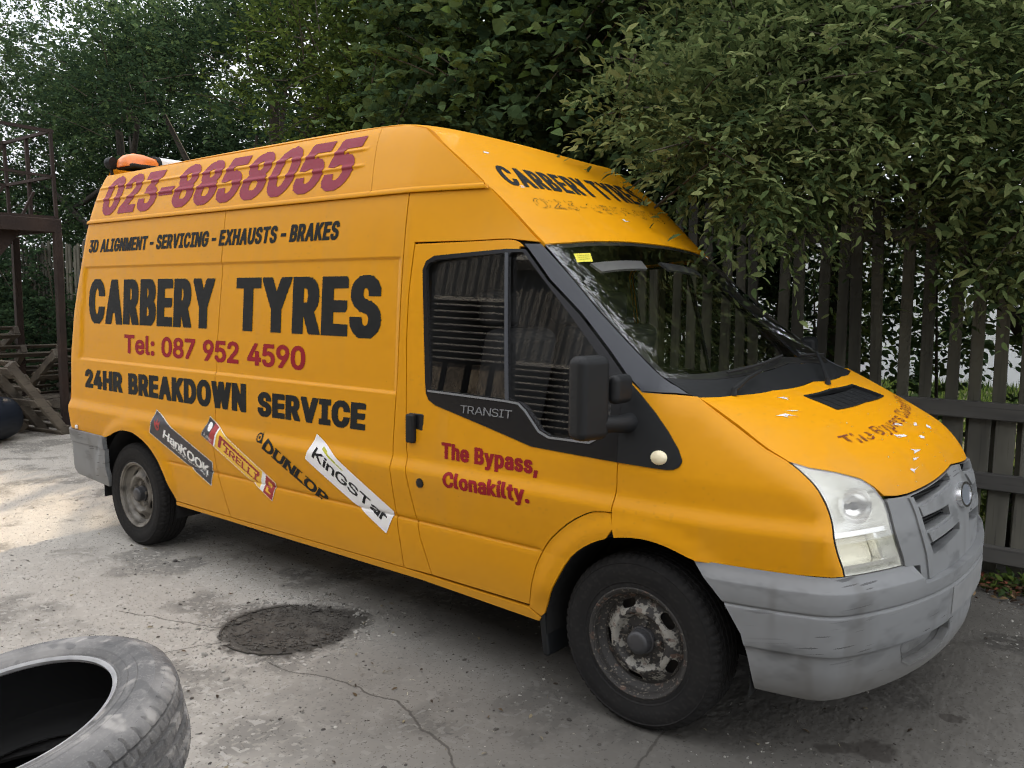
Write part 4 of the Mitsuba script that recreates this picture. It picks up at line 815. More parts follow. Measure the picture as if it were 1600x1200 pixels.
# --- leaves
def leaf_mesh(B, D, Nn, L, W, col, fold=.25, curl=.15, fine=False):
    """n leaves: base points B, directions D, upward normals Nn, lengths L, widths W, colours col -> vertices, faces, vertex colours"""
    n = len(B); S_ = np.cross(D, Nn); S_ /= np.linalg.norm(S_, axis=1, keepdims=True)+1e-9; Nn = np.cross(S_, D)
    prof = ((.0, .0), (.30, .82), (.62, .92), (1.0, 0.0))
    V = np.zeros((n, 6, 3)); L, W = L[:, None], W[:, None]
    V[:, 0] = B
    for k_, (u, w) in ((1, prof[1]), (2, prof[2])):
        mid = B+D*L*u-Nn*L*curl*u*u
        V[:, k_] = mid+S_*W*.5*w+Nn*W*fold*w; V[:, 6-k_] = mid-S_*W*.5*w+Nn*W*fold*w
    V[:, 3] = B+D*L-Nn*L*curl
    if fine:
        V = np.zeros((n, 8, 3)); V[:, 0] = B; V[:, 4] = B+D*L-Nn*L*curl
        for k_, (u, w) in ((1, (.16, .62)), (2, (.42, 1.0)), (3, (.74, .68))):
            mid = B+D*L*u-Nn*L*curl*u*u
            V[:, k_] = mid+S_*W*.5*w+Nn*W*fold*w; V[:, 8-k_] = mid-S_*W*.5*w+Nn*W*fold*w
        F = np.array([(0, 1, 7), (1, 2, 6), (1, 6, 7), (2, 3, 5), (2, 5, 6), (3, 4, 5)])
        return V.reshape(-1, 3), (F[None]+(np.arange(n)*8)[:, None, None]).reshape(-1, 3), np.repeat(col, 8, 0)
    F = np.array([(0, 1, 5), (1, 2, 4), (1, 4, 5), (2, 3, 4)])
    return V.reshape(-1, 3), (F[None]+(np.arange(n)*6)[:, None, None]).reshape(-1, 3), np.repeat(col, 6, 0)
def unit(v): return v/(np.linalg.norm(v, axis=-1, keepdims=True)+1e-9)
def twigs(r, base, direc, length, K, leafL, leafW, pal, spread=.9, upright=.6, jit=.35, tipbias=1.0, shade=None):
    """K leaves on each twig; returns the leaves and the twig axes"""
    M = len(base); u = (np.arange(K)+.6)/K
    droop = np.array([0, 0, -1.0])
    ax = base[:, None]+direc[:, None]*length[:, None, None]*u[None, :, None]+droop*(length[:, None, None]*.18*u[None, :, None]**2)
    tang = unit(direc[:, None]+droop*.36*u[None, :, None])
    side = unit(np.cross(direc, np.array([0.1, .05, 1.0]))); sgn = np.where(np.arange(K) % 2, 1, -1)[None, :, None]
    up = unit(np.cross(side, direc)); up = np.where(up[:, 2:] < 0, -up, up)
    D = unit(tang*.75+side[:, None]*sgn*spread+up[:, None]*.25+r.normal(0, jit, (M, K, 3)))
    Nn = unit(np.array([0, 0, 1.0])*upright+up[:, None]*.3+r.normal(0, .45, (M, K, 3)))
    L = leafL*np.exp(r.normal(0, .22, (M, K))); W = leafW*np.exp(r.normal(0, .16, (M, K)))*(L/leafL)
    pal = np.array(pal); pick = np.clip(r.normal(.5, .22, (M, 1))+r.normal(0, .20, (M, K)), 0, .999)*(len(pal)-1)
    i = pick.astype(int); f = (pick-i)[..., None]; col = pal[i]*(1-f)+pal[np.minimum(i+1, len(pal)-1)]*f
    col = col*np.exp(r.normal(0, .14, (M, K, 1)))*np.exp(1.1*(meshkit.fbm(base*1.4, 3, 91)-.5))[:, None, None]
    return ax.reshape(-1, 3), D.reshape(-1, 3), Nn.reshape(-1, 3), L.ravel(), W.ravel(), col.reshape(-1, 3)
def crown_points(r, n, blobs, hollow=.45, gaps=.0, seed=0):
    """twig bases in the union of ellipsoids (cx, cy, cz, rx, ry, rz), more of them near the skin; and the outward direction"""
    w = np.array([b[3]*b[4]*b[5] for b in blobs])**.67; w /= w.sum(); k_ = r.choice(len(blobs), n, p=w); b = np.array(blobs)[k_]
    d = unit(r.normal(0, 1, (n, 3))); q = r.uniform(hollow**3, 1, n)**(1/3.)
    q = q*(1+.22*(meshkit.fbm(d*2.5+b[:, :3], 3, seed)-.5)*2)
    P = b[:, :3]+d*b[:, 3:]*q[:, None]
    if gaps > 0:
        g = meshkit.fbm(P*1.25, 3, seed+5); keep = g > gaps; P, d = P[keep], d[keep]
    return P, d
def sun_gap(P):
    """the break in the canopy that lets the sun through onto the yard left of the van"""
    t = P[:, 2]/SUN[2]; gx, gy = P[:, 0]-t*SUN[0], P[:, 1]-t*SUN[1]; n = .5*(meshkit.fbm(P*.9, 3, 77)-.5)
    return (gx+.62*(gy+.79) < -4.30+n) & (gx > -10.5) & (gy < .05+n) & (gy > -2.15+n) & (P[:, 2] > 1.0)
GREEN = [(.024, .042, .026), (.040, .070, .036), (.062, .102, .046), (.098, .145, .056)]
BRIGHT = [(.040, .066, .022), (.080, .120, .030), (.150, .200, .045)]
OLIVE = [(.036, .058, .026), (.082, .118, .044), (.150, .192, .074), (.25, .29, .125)]
def crown(key, r, n, K, blobs, pal, leafL, leafW, tl=.42, gaps=.30, hollow=.4, seed=0, up=.25, out=.8, weep=0.0, cut=None, single=0, fine=False, **kw):
    P, d = crown_points(r, n, blobs, hollow, gaps, seed)
    keep = ~sun_gap(P)
    if cut is not None: keep &= cut(P)
    P, d = P[keep], d[keep]
    direc = unit(d*out+np.array([0, 0, up-weep])+r.normal(0, .45, P.shape)); ln = tl*np.exp(r.normal(0, .25, len(P)))
    lv = twigs(r, P, direc, ln, K, leafL, leafW, pal, **kw)
    if single:      # the leaves that show largest are parts of their own
        rel = lv[0]-CAM; z = rel@fwd; ok = (z > 1)&(np.abs(rel@rgt/z) < .58)&(np.abs(rel@upv/z) < .43)&(lv[0][:, 2] > 1.9); sc = np.where(ok, lv[3]*lv[4]/z**2, 0); top = np.argsort(-sc)[:single]
        for j in top:
            v, f, c = leaf_mesh(*[a[j:j+1] for a in lv], fine=fine); put(key[:key.rindex('__')]+'__leaf', trimesh.Trimesh(v, f, process=False), 'leaf', color=c)
        lv = [np.delete(a, top, 0) for a in lv]
    v, f, c = leaf_mesh(*lv, fine=fine)
    k_ = put(key, trimesh.Trimesh(v, f, process=False), 'leaf', color=c); tag(k_, None, None, None, 'stuff')
    return P, direc, ln
def trunk_mesh(r, x, y, h, rad, lean=(0, 0), n=7):
    pts = [(x+lean[0]*u+.06*h*math.sin(u*3+x)*u*.4, y+lean[1]*u+.04*h*math.cos(u*4+y)*u*.4, h*u-.1*(u == 0)) for u in np.linspace(0, 1, n)]
    return pts, tube(pts, [rad*(1.35 if i == 0 else 1)*(1-.65*i/(n-1)) for i in range(n)], 10)
def tree(name, label, x, y, h, rad, blobs, pal, n, K, lL, lW, seed, lean=(0, 0), limbs=6, cat_='tree', group=None, **kw):
    k_ = thing(name, label, cat_, group); r = np.random.default_rng(seed)
    pts, m = trunk_mesh(r, x, y, h*.62, rad, lean); put(f'{k_}__trunk', m, 'bark', smooth=60)
    for i in range(limbs):
        b = np.array(pts[2+i % 4]); t = np.array(blobs[i % len(blobs)][:3])+r.normal(0, .35, 3)
        mid = (b+t)/2+r.normal(0, .15, 3)+[0, 0, .2]
        put(f'{k_}__limb', tube([b, mid, t], [rad*.42, rad*.28, rad*.10], 7), 'bark', smooth=60)
    P, d, ln = crown(f'{k_}__crown', r, n, K, blobs, pal, lL, lW, seed=seed, **kw)
    j = r.choice(len(P), min(260, len(P)), replace=False); tw = []
    for q in j: tw.append(tube([P[q]-d[q]*ln[q]*.6, P[q], P[q]+d[q]*ln[q]*.9-[0, 0, .1*ln[q]]], [.008, .006, .003], 4))
    kk = put(f'{k_}__twigs', cat(tw), 'twig'); tag(kk, None, None, None, 'stuff')
    return k_
def clear_van(P):
    top = np.interp(P[:, 0], [-5, -1.6, -1.2, -.6, -.1, .4, .95, 1.2], [2.85, 2.82, 2.60, 2.20, 1.80, 1.50, 1.25, 0]); return ~((P[:, 1] < 1.2) & (P[:, 2] < top+.16)) & (P[:, 1] > .35)
TREES = [
 ('dense_tree', 'dark dense small leaved tree at the far left behind the rusty staircase', -12.5, 3.4, 7.0, .16, [(-12.8, 3.0, 3.6, 2.2, 1.7, 2.0), (-13.4, 4.6, 4.6, 2.4, 1.6, 1.6), (-11.2, 3.4, 4.6, 2.0, 1.5, 1.5), (-14.2, 2.6, 2.0, 1.9, 1.5, 1.6), (-11.4, 3.2, 2.0, 1.5, .9, 1.5), (-15.6, 2.6, 4.6, 1.9, 1.6, 1.7), (-13.6, 3.4, 5.6, 2.2, 1.6, 1.3), (-16.5, 2.4, 3.0, 1.8, 1.4, 1.8)], GREEN, 10000, 13, .062, .031, 21, dict(tl=.42)),
 ('dense_tree', 'dark dense small leaved tree behind the rear of the van, right of the staircase', -8.6, 3.6, 7.0, .17, [(-8.7, 3.2, 3.3, 2.0, 1.6, 1.9), (-9.3, 3.7, 4.8, 2.1, 1.7, 1.5), (-7.2, 3.3, 4.4, 1.8, 1.5, 1.5), (-8.2, 3.0, 1.7, 2.0, .8, 1.4), (-10.1, 2.9, 4.2, 1.4, 1.3, 1.5)], GREEN, 7400, 13, .062, .031, 22, dict(tl=.42)),
 ('light_tree', 'lighter yellow green tree above the middle of the van', -5.6, 3.2, 6.5, .13, [(-5.6, 2.7, 3.7, 1.5, 1.3, 1.4), (-5.2, 3.2, 4.6, 1.7, 1.4, 1.2), (-6.5, 3.2, 4.4, 1.2, 1.2, 1.2)], BRIGHT, 3100, 13, .062, .030, 23, dict(tl=.42)),
 ('broad_leaved_tree', 'broad leaved tree with large round leaves above the front of the van', -2.8, 2.9, 6.5, .15, [(-3.2, 2.4, 3.8, 1.5, 1.3, 1.2), (-1.8, 2.6, 4.0, 1.5, 1.3, 1.2), (-3.9, 2.9, 4.7, 1.5, 1.3, 1.1), (-2.4, 3.2, 4.8, 1.7, 1.4, 1.1), (-2.6, 2.9, 2.4, 2.0, .8, 1.1)], [GREEN[1], GREEN[2], GREEN[3], BRIGHT[1]], 4200, 9, .086, .066, 24, dict(tl=.38, spread=1.0, single=150, fine=True)),
 ('willow', 'olive green willow with narrow leaves overhanging the fence at the right', .8, 2.9, 6.0, .13, [(-.3, 2.1, 3.4, 1.2, 1.1, .9), (.7, 1.8, 3.0, 1.2, 1.0, 1.1), (1.7, 2.1, 3.1, 1.2, 1.2, 1.3), (.2, 2.7, 4.2, 1.7, 1.3, 1.0), (1.6, 2.8, 4.3, 1.6, 1.4, 1.0), (.95, 1.65, 2.45, .75, .5, .45), (-.4, 2.5, 2.5, 1.0, .5, .8), (-.45, .95, 2.50, .6, .6, .42), (-.75, .70, 2.66, .45, .40, .34), (-.75, .70, 2.66, .45, .40, .34), (-.45, .75, 2.42, .40, .35, .30), (-.45, .75, 2.42, .40, .35, .30), (-.1, 1.2, 2.9, .7, .7, .6), (.20, 1.65, 2.40, .45, .35, .42), (.80, 1.55, 2.20, .38, .30, .40), (-.1, 1.75, 2.5, .5, .4, .5), (-.7, 1.7, 3.0, .8, .7, .6), (1.3, 1.6, 2.4, .6, .4, .6)], OLIVE, 11500, 12, .060, .021, 25, dict(tl=.36, spread=.75, up=.15, weep=.28, gaps=.44, cut='van', single=150, fine=True)),
]
for i, (x, y, lab) in enumerate([(-16.5, 6.0, 'large dark tree in the background at the far left edge'), (-11.0, 6.4, 'large dark tree in the background behind the staircase'), (-6.0, 6.2, 'large dark tree in the background behind the middle of the van'), (-1.5, 5.8, 'large dark tree in the background behind the front of the van'), (2.6, 5.6, 'large dark tree in the background at the right edge')]):
    TREES.append(('background_tree', lab, x, y, 7.5, .2, [(x, y, 3.6, 2.9, 1.3, 2.3), (x-.8, y+.5, 5.2, 2.9, 1.5, 1.7), (x+1.6, y-.3, 4.8, 2.0, 1.3, 1.7), (x-1.7, y, 4.4, 1.8, 1.2, 1.8), (x+.3, y, 2.2, 2.6, .9, 1.2)], GREEN[:3], 4000, 12, .095, .052, 31+i, dict(tl=.55, limbs=4, gaps=.33)))
for *a, k in TREES:
    if k.get('cut') == 'van': k['cut'] = clear_van
    tree(*a, **k)
# hedge undergrowth along the foot of the fence, left part
def hedge(key, label, x0, x1, y, z1, n, seed, pal, lL, lW, K=10):
    k_ = thing(key, label, 'shrub'); r = np.random.default_rng(seed); P = np.stack([r.uniform(x0, x1, n), y+r.normal(0, .22, n), r.uniform(.1, z1, n)*r.uniform(.6, 1, n)], 1)
    P = P[(meshkit.fbm(P*1.6, 3, seed) > .38) & ~sun_gap(P)]; d = unit(np.stack([r.normal(0, .5, len(P)), r.normal(-.25, .5, len(P)), r.uniform(0, .9, len(P))], 1))
    v, f, c = leaf_mesh(*twigs(r, P, d, .32*np.exp(r.normal(0, .25, len(P))), K, lL, lW, pal)); kk = put(f'{k_}__leaves', trimesh.Trimesh(v, f, process=False), 'leaf', color=c); tag(kk, None, None, None, 'stuff')
    st = [tube([(x, y+r.normal()*.1, 0), (x+r.normal()*.1, y+r.normal()*.15, z1*.5), (x+r.normal()*.2, y+r.normal()*.2, z1*.9)], [.016, .012, .005], 5) for x in r.uniform(x0, x1, 14)]
    for m in st: put(f'{k_}__stem', m, 'twig')
hedge('shrub', 'dark undergrowth behind the fence at the far left', -15.5, -10.5, 2.75, 2.4, 1300, 41, GREEN, .075, .038)
hedge('shrub', 'dark undergrowth behind the fence beside the staircase', -10.4, -6.0, 2.75, 2.4, 1300, 42, GREEN, .075, .038)
hedge('shrub', 'dark undergrowth behind the fence hidden by the van', -6.0, -1.6, 2.75, 2.2, 900, 43, GREEN, .08, .04)
hedge('ivy', 'dark ivy grown over the front of the fence behind the staircase', -14.5, -7.6, 1.93, 2.6, 2600, 46, GREEN[:3], .06, .045)
hedge('shrub', 'dense dark shrub behind the fence beyond the van windscreen', -3.4, -.85, 2.75, 2.9, 1500, 45, GREEN, .085, .042)
hedge('shrub', 'thin leafy shrub seen through the fence at the right', -.9, 2.6, 2.75, 2.1, 420, 44, [GREEN[1], GREEN[3], BRIGHT[2]], .075, .040)
# grass beyond the fence
r = np.random.default_rng(51); n = 26000
gx, gy = r.uniform(-6, 9, n), 2.9+12*r.uniform(0, 1, n)**1.4; hgt = r.uniform(.06, .22, n); ang = r.uniform(0, 6.28, n); ww_ = .006+.006*gy/5
bx0 = np.stack([gx, gy, gx*0-.012], 1); sd = np.stack([np.cos(ang), np.sin(ang), ang*0], 1)*ww_[:, None]; tip = bx0+np.stack([r.normal(0, .05, n), r.normal(0, .05, n), hgt], 1)
v = np.stack([bx0-sd, bx0+sd, tip], 1).reshape(-1, 3); col = np.repeat(np.array(BRIGHT)[r.integers(0, 3, n)]*1.25, 3, 0)
k_ = put('grass', trimesh.Trimesh(v, np.arange(3*n).reshape(-1, 3), process=False), 'leaf', color=col); tag(k_, 'bright green grass beyond the fence', 'grass', None, 'stuff')
WB = thing('pale_building', 'pale low building glimpsed through the fence and leaves at the right', 'building')
put(f'{WB}__wall', bx(-9, 16, 15.2, 15.5, -.1, 3.3), 'white_wall'); put(f'{WB}__roof', bx(-9.3, 16.3, 14.9, 20, 3.302, 3.5), 'roof_sheet')
# --- palisade fence: pales one by one, rails and posts
FE = thing('palisade_fence', 'tall dark grey paling fence under the trees behind the van', 'fence'); FY = 2.06
r = np.random.default_rng(61); x = -15.5; i = 0
while x < 3.2:
    zt = 2.42+r.normal(0, .035); w = .072+r.normal(0, .003); z0 = .04
    m = cat([bx(x-w/2, x+w/2, FY-.011, FY+.011, z0, zt-.04, .003)]); q = trimesh.convex.convex_hull(np.array([(x+sx*w/2, FY+sy*.011, zt-.042) for sx in (-1, 1) for sy in (-1, 1)]+[(x, FY-.011, zt), (x, FY+.011, zt)]))
    m = cat([m, q]); m.apply_transform(trimesh.transformations.rotation_matrix(r.normal(0, .011), [0, 1, 0], [x, FY, 0])); put(f'{FE}__pale', m, 'fence_wood')
    x += .1375+r.normal(0, .004)
for z in (.55, 2.05): put(f'{FE}__rail', bx(-15.6, 3.3, FY+.012, FY+.060, z, z+.075), 'fence_wood')
for x in np.arange(-15.2, 3.4, 2.7): put(f'{FE}__post', bx(x-.05, x+.05, FY+.062, FY+.16, 0, 2.3, .004), 'fence_wood')
# --- lower timber barrier in front of the palings
BA = thing('timber_barrier', 'low grey timber barrier of boards and three rails beside the van bonnet', 'fence'); r = np.random.default_rng(62); BY = 1.985
for x0, z0, z1, yy in ((-2.0, .60, 1.03, BY+.012), (-2.0, .13, .60, BY+.012)):
    x = x0+(.05 if z0 > .3 else 0)
    while x < 2.6:
        w = .112+r.normal(0, .006); m = bx(x, x+w, yy, yy+.022, z0+r.normal(0, .006), z1+r.normal(0, .006), .003); m.apply_transform(trimesh.transformations.rotation_matrix(r.normal(0, .014), [0, 1, 0], [x, yy, z0])); put(f'{BA}__board', m, 'barrier_wood'); x += .140+r.normal(0, .005)
for z0, z1, d in ((.115, .215, .045), (.555, .650, .050), (.975, 1.075, .060)): put(f'{BA}__rail', bx(-2.05, 2.7, BY-d, BY+.010, z0, z1, .005), 'rail_wood')
# leaf litter and weeds at the fence foot
r = np.random.default_rng(71); n = 2600
P = np.stack([r.uniform(-1.2, 2.6, n), 1.95-np.abs(r.normal(0, .16, n)), r.uniform(.004, .045, n)], 1); D = unit(np.stack([r.normal(0, 1, n), r.normal(0, 1, n), r.normal(0, .22, n)], 1))
col = np.array([(.10, .060, .035), (.16, .11, .06), (.07, .045, .03), (.20, .07, .045), (.05, .06, .02)])[r.integers(0, 5, n)]*np.exp(r.normal(0, .3, (n, 1)))
v, f, c = leaf_mesh(P, D, unit(np.array([0, 0, 1.0])+r.normal(0, .4, (n, 3))), r.uniform(.03, .07, n), r.uniform(.012, .03, n), col)
k_ = put('fallen_leaves', trimesh.Trimesh(v, f, process=False), 'leaf_litter', color=c); tag(k_, 'brown fallen leaves lying along the foot of the barrier', 'leaves', None, 'stuff')
n = 260; P = np.stack([r.uniform(-1.2, 2.6, n), 1.90-np.abs(r.normal(0, .06, n)), np.zeros(n)], 1); d = unit(np.stack([r.normal(0, .6, n), r.normal(-.3, .5, n), r.uniform(.5, 1.2, n)], 1))
v, f, c = leaf_mesh(*twigs(r, P, d, r.uniform(.05, .14, n), 5, .045, .022, [GREEN[2], BRIGHT[1], BRIGHT[2]])); k_ = put('weeds', trimesh.Trimesh(v, f, process=False), 'leaf', color=c); tag(k_, 'small green weeds growing at the foot of the barrier', 'weeds', None, 'stuff')
n = 330; P = np.stack([r.uniform(-5.5, 1.5, n), r.uniform(-2.9, 1.6, n), r.uniform(.004, .010, n)], 1); D = unit(np.stack([r.normal(0, 1, n), r.normal(0, 1, n), r.normal(0, .12, n)], 1))
col = np.array([(.09, .065, .04), (.20, .17, .11), (.05, .04, .03)])[r.integers(0, 3, n)]
v, f, c = leaf_mesh(P, D, unit(np.array([0, 0, 1.0])+r.normal(0, .3, (n, 3))), r.uniform(.015, .04, n), r.uniform(.006, .016, n), col); k_ = put('fallen_leaves', trimesh.Trimesh(v, f, process=False), 'leaf_litter', color=c); tag(k_, 'small dry leaf scraps scattered over the open concrete', 'leaves', None, 'stuff')
n = 520; P = np.stack([r.uniform(-4.5, 1.2, n), r.uniform(-2.9, -.2, n), r.uniform(.003, .007, n)], 1); D = unit(np.stack([r.normal(0, 1, n), r.normal(0, 1, n), r.normal(0, .05, n)], 1))
v, f, c = leaf_mesh(P, D, unit(np.array([0, 0, 1.0])+r.normal(0, .2, (n, 3))), r.uniform(.012, .05, n), r.uniform(.0016, .0032, n), np.array([(.40, .37, .28), (.30, .27, .19), (.12, .10, .07)])[r.integers(0, 3, n)]); k_ = put('straw', trimesh.Trimesh(v, f, process=False), 'leaf_litter', color=c); tag(k_, 'thin pale straw and twig bits scattered over the concrete', 'straw', None, 'stuff')
# --- worn tyres stacked in the foreground
def loose_tyre(name, label, c, R, rin, hw, tx, ty, seed, mat='worn_rubber'):
    k_ = thing(name, label, 'tyre')
    prof = [(rin+.012, -hw*.82), (rin+.002, -hw*.88), (rin, -hw*.95), (rin+.006, -hw*.985)]
    bead = prof+[(rin+.011, -hw*.985)]
    side = [(rin+.011, -hw*.985), (rin+.015, -hw*.955), (rin+.018, -hw*.955), (rin+.021, -hw*.985), (rin+.034, -hw*1.03), (rin+.036, -hw*1.015), (rin+.039, -hw*1.035), (rin+.056, -hw*1.055), (rin+.058, -hw*1.04), (rin+.061, -hw*1.055), (R-.056, -hw*1.045), (R-.044, -hw*1.01), (R-.040, -hw*1.02), (R-.034, -hw*.985), (R-.022, -hw*.93)]
    shl = [(R-.022, -hw*.93), (R-.016, -hw*.90), (R-.006, -hw*.80), (R-.002, -hw*.70), (R-.009, -hw*.69), (R-.009, -hw*.64), (R, -hw*.63)]
    mid = []
    for g in (-.36, 0, .36): mid += [(R+.003, hw*(g-.09)), (R-.007, hw*(g-.07)), (R-.007, hw*(g+.07)), (R+.003, hw*(g+.09))]
    oth = [(a, -b) for a, b in shl[::-1]]+[(a, -b) for a, b in side[::-1]]
    def fin(m):
        m = m.copy(); m.apply_transform(rotm([1, 0, 0], -90)); M = np.eye(4); nz = unit(np.array([-tx, -ty, 1.0])); M[:3, :3] = trimesh.geometry.align_vectors([0, 0, 1], nz)[:3, :3]
        m.apply_transform(rotm([0, 0, 1], seed*37)); m.apply_transform(M); m.apply_translation(c); return m
    put(f'{k_}__bead', fin(lathe(bead, 96)), 'bead_rubber' if mat == 'worn_rubber' else mat, smooth=40)
    put(f'{k_}__sidewall', fin(lathe(side, 96)), mat, smooth=40)
    pa = np.array(shl+mid+oth); nt = len(shl)+len(mid)+len(shl)
    sel = (pa[:, 0] > R-.018)
    def mod(i, r_):
        j = i % 8
        if j == 0: r_[sel & (np.abs(pa[:, 1]) > hw*.6)] -= .0055
        if j == 4: r_[sel & (np.abs(pa[:, 1]) < hw*.6) & (r_ > R-.003)] -= .006
        return r_
    put(f'{k_}__tread', fin(lathe(pa, 480, mod)), 'worn_rubber', smooth=30)
    inn = [(rin+.012, -hw*.82), (rin+.03, -hw*.80), (R-.05, -hw*.86), (R-.022, -hw*.70), (R-.018, 0), (R-.022, hw*.70), (R-.05, hw*.86), (rin+.03, hw*.8), (rin, hw*.9), (rin+.018, hw*1.0)]
    put(f'{k_}__inner_liner', fin(lathe(inn, 64)), 'shell_black', smooth=40)
hw = .112
loose_tyre('worn_tyre', 'dusty worn tyre on top of the stack in the bottom left corner', (-.375, -3.03, .640), .368, .233, hw, .02, .20, 1)
loose_tyre('worn_tyre', 'second worn tyre, below the top one of the stack in the bottom left corner', (-.385, -3.06, .408), .365, .250, hw, .02, .17, 2, 'rubber')
loose_tyre('worn_tyre', 'lowest worn tyre of the stack in the bottom left corner', (-.385, -3.06, .165), .360, .25, hw, .0, 0.12, 3, 'rubber')
# --- rusty staircase tower at the left
SC = thing('rusty_staircase', 'rusty steel outside staircase with platform and railings at the left edge', 'staircase')
X0, X1, YR, YL, ZP = -9.25, -10.6, .97, -1.2, 2.56
def sp(name, *ms): put(f'{SC}__{name}', cat(list(ms)), 'rusty_steel')
for x, y in ((X0, YR), (X1, YR+.05), (X0, YL), (X1, YL)): sp('post', bx(x-.042, x+.042, y-.042, y+.042, 0, ZP-.16, .006))
sp('beam', bx(X0-.035, X0+.035, YL, YR+.04, ZP-.16, ZP, .005)); sp('beam', bx(X1-.035, X1+.035, YL, YR+.04, ZP-.16, ZP, .005)); sp('beam', bx(X1, X0, YR-.035, YR+.035, ZP-.15, ZP-.01))
sp('platform', bx(X1, X0, YL, YR, ZP+.001, ZP+.035))
for x in (X0, X1):
    sp('rail_post', bar((x, YR, ZP), (x-.0, YR-.03, ZP+1.06), .036)); sp('rail_post', bar((x, YL, ZP), (x, YL, ZP+1.06), .036))
    sp('handrail', bar((x, YL, ZP+1.10), (x, YR, ZP+1.03), .036)); sp('middle_rail', bar((x, YL, ZP+.58), (x, YR, ZP+.50), .028))
sp('handrail', bar((X1, YR-.03, ZP+1.03), (X0, YR-.03, ZP+1.03), .036)); sp('middle_rail', bar((X1, YR-.02, ZP+.5), (X0, YR-.02, ZP+.5), .035))
sp('rail_post', bar((-9.95, YR, ZP), (-9.95, YR-.02, ZP+1.02), .04))
sp('brace', bar((X1, YR-.05, ZP+1.0), (X1, YR-.62, ZP+.03), .035)); sp('brace', bar((X1, YR-.05, ZP+.5), (X1, YR-.36, ZP+.03), .035)); sp('brace', bar((X0-.5, YR-.04, ZP+.35), (X0-.5, YR-.2, ZP+.03), .03))
for x in (-9.4, -10.4): sp('stringer', bar((x, YR-.45, ZP-.10), (x, YR-2.3, .12), .05, .22))
for i in range(11):
    u = (i+.7)/11.6; y, z = YR-.45-1.85*u, ZP-.12-2.36*u
    put(f'{SC}__tread', cat([bx(-10.37, -9.43, y-.12, y+.12, z-.012, z+.012), bx(-10.37, -9.43, y+.10, y+.12, z-.05, z-.012)]), 'rusty_steel')
# --- pallets leaning at the foot of the staircase
def pallet(label, M, boards=7, seed=0, gap_=None):
    k_ = thing('wooden_pallet', label, 'pallet', 'wooden pallets by the staircase'); r = np.random.default_rng(seed); L, W = 1.1, .95
    for y in (-W/2+.04, 0, W/2-.04): put(f'{k_}__stringer', xf(bx(-L/2, L/2, y-.035, y+.035, -.05, .045, .004), M), 'pallet_wood')
    for i in range(boards):
        x = -L/2+.05+(L-.1)*i/(boards-1); w = .075+r.normal(0, .006); put(f'{k_}__deck_board', xf(bx(x-w/2, x+w/2, -W/2, W/2, .046, .066, .003), M), 'pallet_wood')
    for x in (-L/2+.06, 0, L/2-.06): put(f'{k_}__base_board', xf(bx(x-.05, x+.05, -W/2, W/2, -.071, -.051, .003), M), 'pallet_wood')
def pose(x, y, z, rz, tilt, roll=0): return T_(x, y, z)@rotm([0, 0, 1], rz)@rotm([0, 1, 0], tilt)@rotm([1, 0, 0], roll)
def T_(x, y, z): M = np.eye(4); M[:3, 3] = (x, y, z); return M
pallet('weathered pallet leaning up to the left before the staircase post, nearest of the pallets', pose(-9.25, .42, .44, -80, -53), 6, 1)
pallet('grey pallet leaning up to the left just behind the nearest pallet', pose(-9.75, .18, .50, -84, -56), 6, 2)
pallet('slatted pallet lying tilted at the left edge, under the staircase', pose(-10.8, .42, .92, 4, -30), 6, 3)
pallet('slatted pallet lying tilted between the two staircase posts', pose(-10.75, .98, .66, -5, -32), 6, 4)
pallet('slatted pallet lying tilted right of the staircase, partly behind the van', pose(-10.3, 1.55, .62, 3, -32), 6, 5)
for x, y, z, s_, w in ((-10.8, .42, .42, 6, 'topmost flat pallet of the low stack at the left edge'), (-10.8, .42, .24, 12, 'middle flat pallet of the low stack at the left edge'), (-10.8, .42, .07, 11, 'lowest flat pallet of the low stack at the left edge'),
                       (-10.75, 1.0, .24, 8, 'upper flat pallet of the low stack between the two staircase posts'), (-10.75, 1.0, .07, 7, 'lower flat pallet of the low stack between the two staircase posts'),
                       (-10.3, 1.55, .24, 10, 'upper flat pallet of the low stack beside the rear of the van'), (-10.3, 1.55, .07, 9, 'lower flat pallet of the low stack beside the rear of the van')):
    pallet(w, pose(x, y, z, 3*s_-20, 0), 6, s_)
BR = thing('plastic_barrel', 'dark blue plastic barrel lying on its side at the left edge', 'barrel')
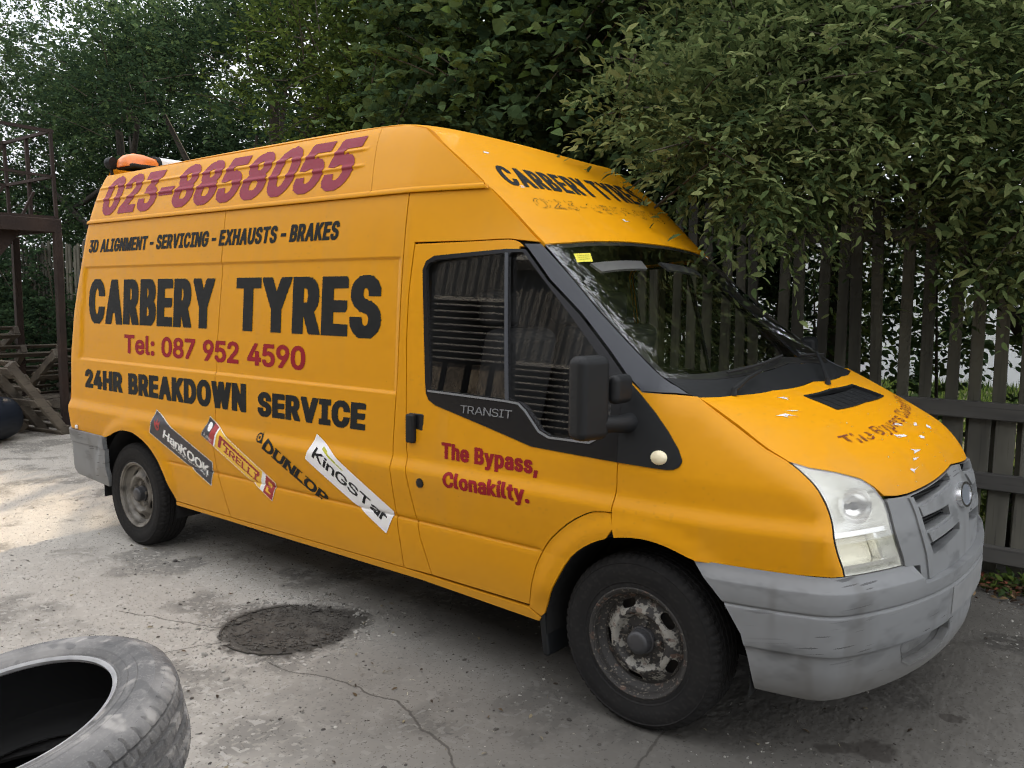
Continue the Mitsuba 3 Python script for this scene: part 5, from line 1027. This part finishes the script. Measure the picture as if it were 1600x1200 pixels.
m = lathe([(0, -.42), (.21, -.42), (.235, -.39), (.25, -.28), (.242, -.14), (.253, -.12), (.253, .12), (.242, .14), (.25, .28), (.235, .39), (.21, .42), (0, .42)], 40)
m.apply_transform(rotm([0, 0, 1], 35)); put(f'{BR}__drum', mv(m, -8.8, -.13, .255), 'barrel_blue', smooth=50)
m = lathe([(.04, -.47), (.04, -.45)], 16); m2 = trimesh.creation.cylinder(.035, .02, sections=14); m2.apply_transform(rotm([1, 0, 0], 90)); m2.apply_translation((.12, -.455, .05)); m2.apply_transform(rotm([0, 0, 1], 35)); put(f'{BR}__bung', mv(m2, -8.8, -.13, .255), 'barrel_blue')
# --- the workshop shed across the yard, behind the camera (the van windows mirror it)
SH = thing('workshop_shed', 'corrugated workshop shed across the yard from the van, mirrored in its windows', 'shed')
def corrugated(x0, x1, z0, z1, y, pitch=.19, amp=.02):
    xs = np.arange(x0, x1, pitch/4); yy = y+amp*np.where((np.arange(len(xs)) % 4) < 2, 1, -1); n = len(xs)
    V = np.vstack([np.stack([xs, yy, np.full(n, z0)], 1), np.stack([xs, yy, np.full(n, z1)], 1)]); i = np.arange(n-1)
    return trimesh.Trimesh(V, np.vstack([np.stack([i, i+1, i+1+n], 1), np.stack([i, i+1+n, i+n], 1)]), process=False)
put(f'{SH}__wall', corrugated(-22, 9, 4.00, 5.6, -9.0), 'shed_dark'); put(f'{SH}__back_wall', bx(-22, 9, -15.1, -15, 0, 5.6), 'interior_dark'); put(f'{SH}__roof', bx(-22.3, 9.3, -15.3, -8.6, 5.62, 5.72), 'roof_sheet')
put(f'{SH}__fascia', bx(-22, 9, -8.96, -8.93, 3.95, 4.01), 'louvre_grey')
for i in range(9): put(f'{SH}__louvre', bx(-22, 4.4, -9.04+.01*i, -8.98+.01*i, 3.02+.105*i, 3.042+.105*i), 'louvre_grey')
for i, x in enumerate(np.arange(-21, 4.5, .42)): put(f'{SH}__curtain_strip', bx(x, x+.30, -9.12-.02*(i % 2), -9.10-.02*(i % 2), .0, 2.98), 'pallet_wood')
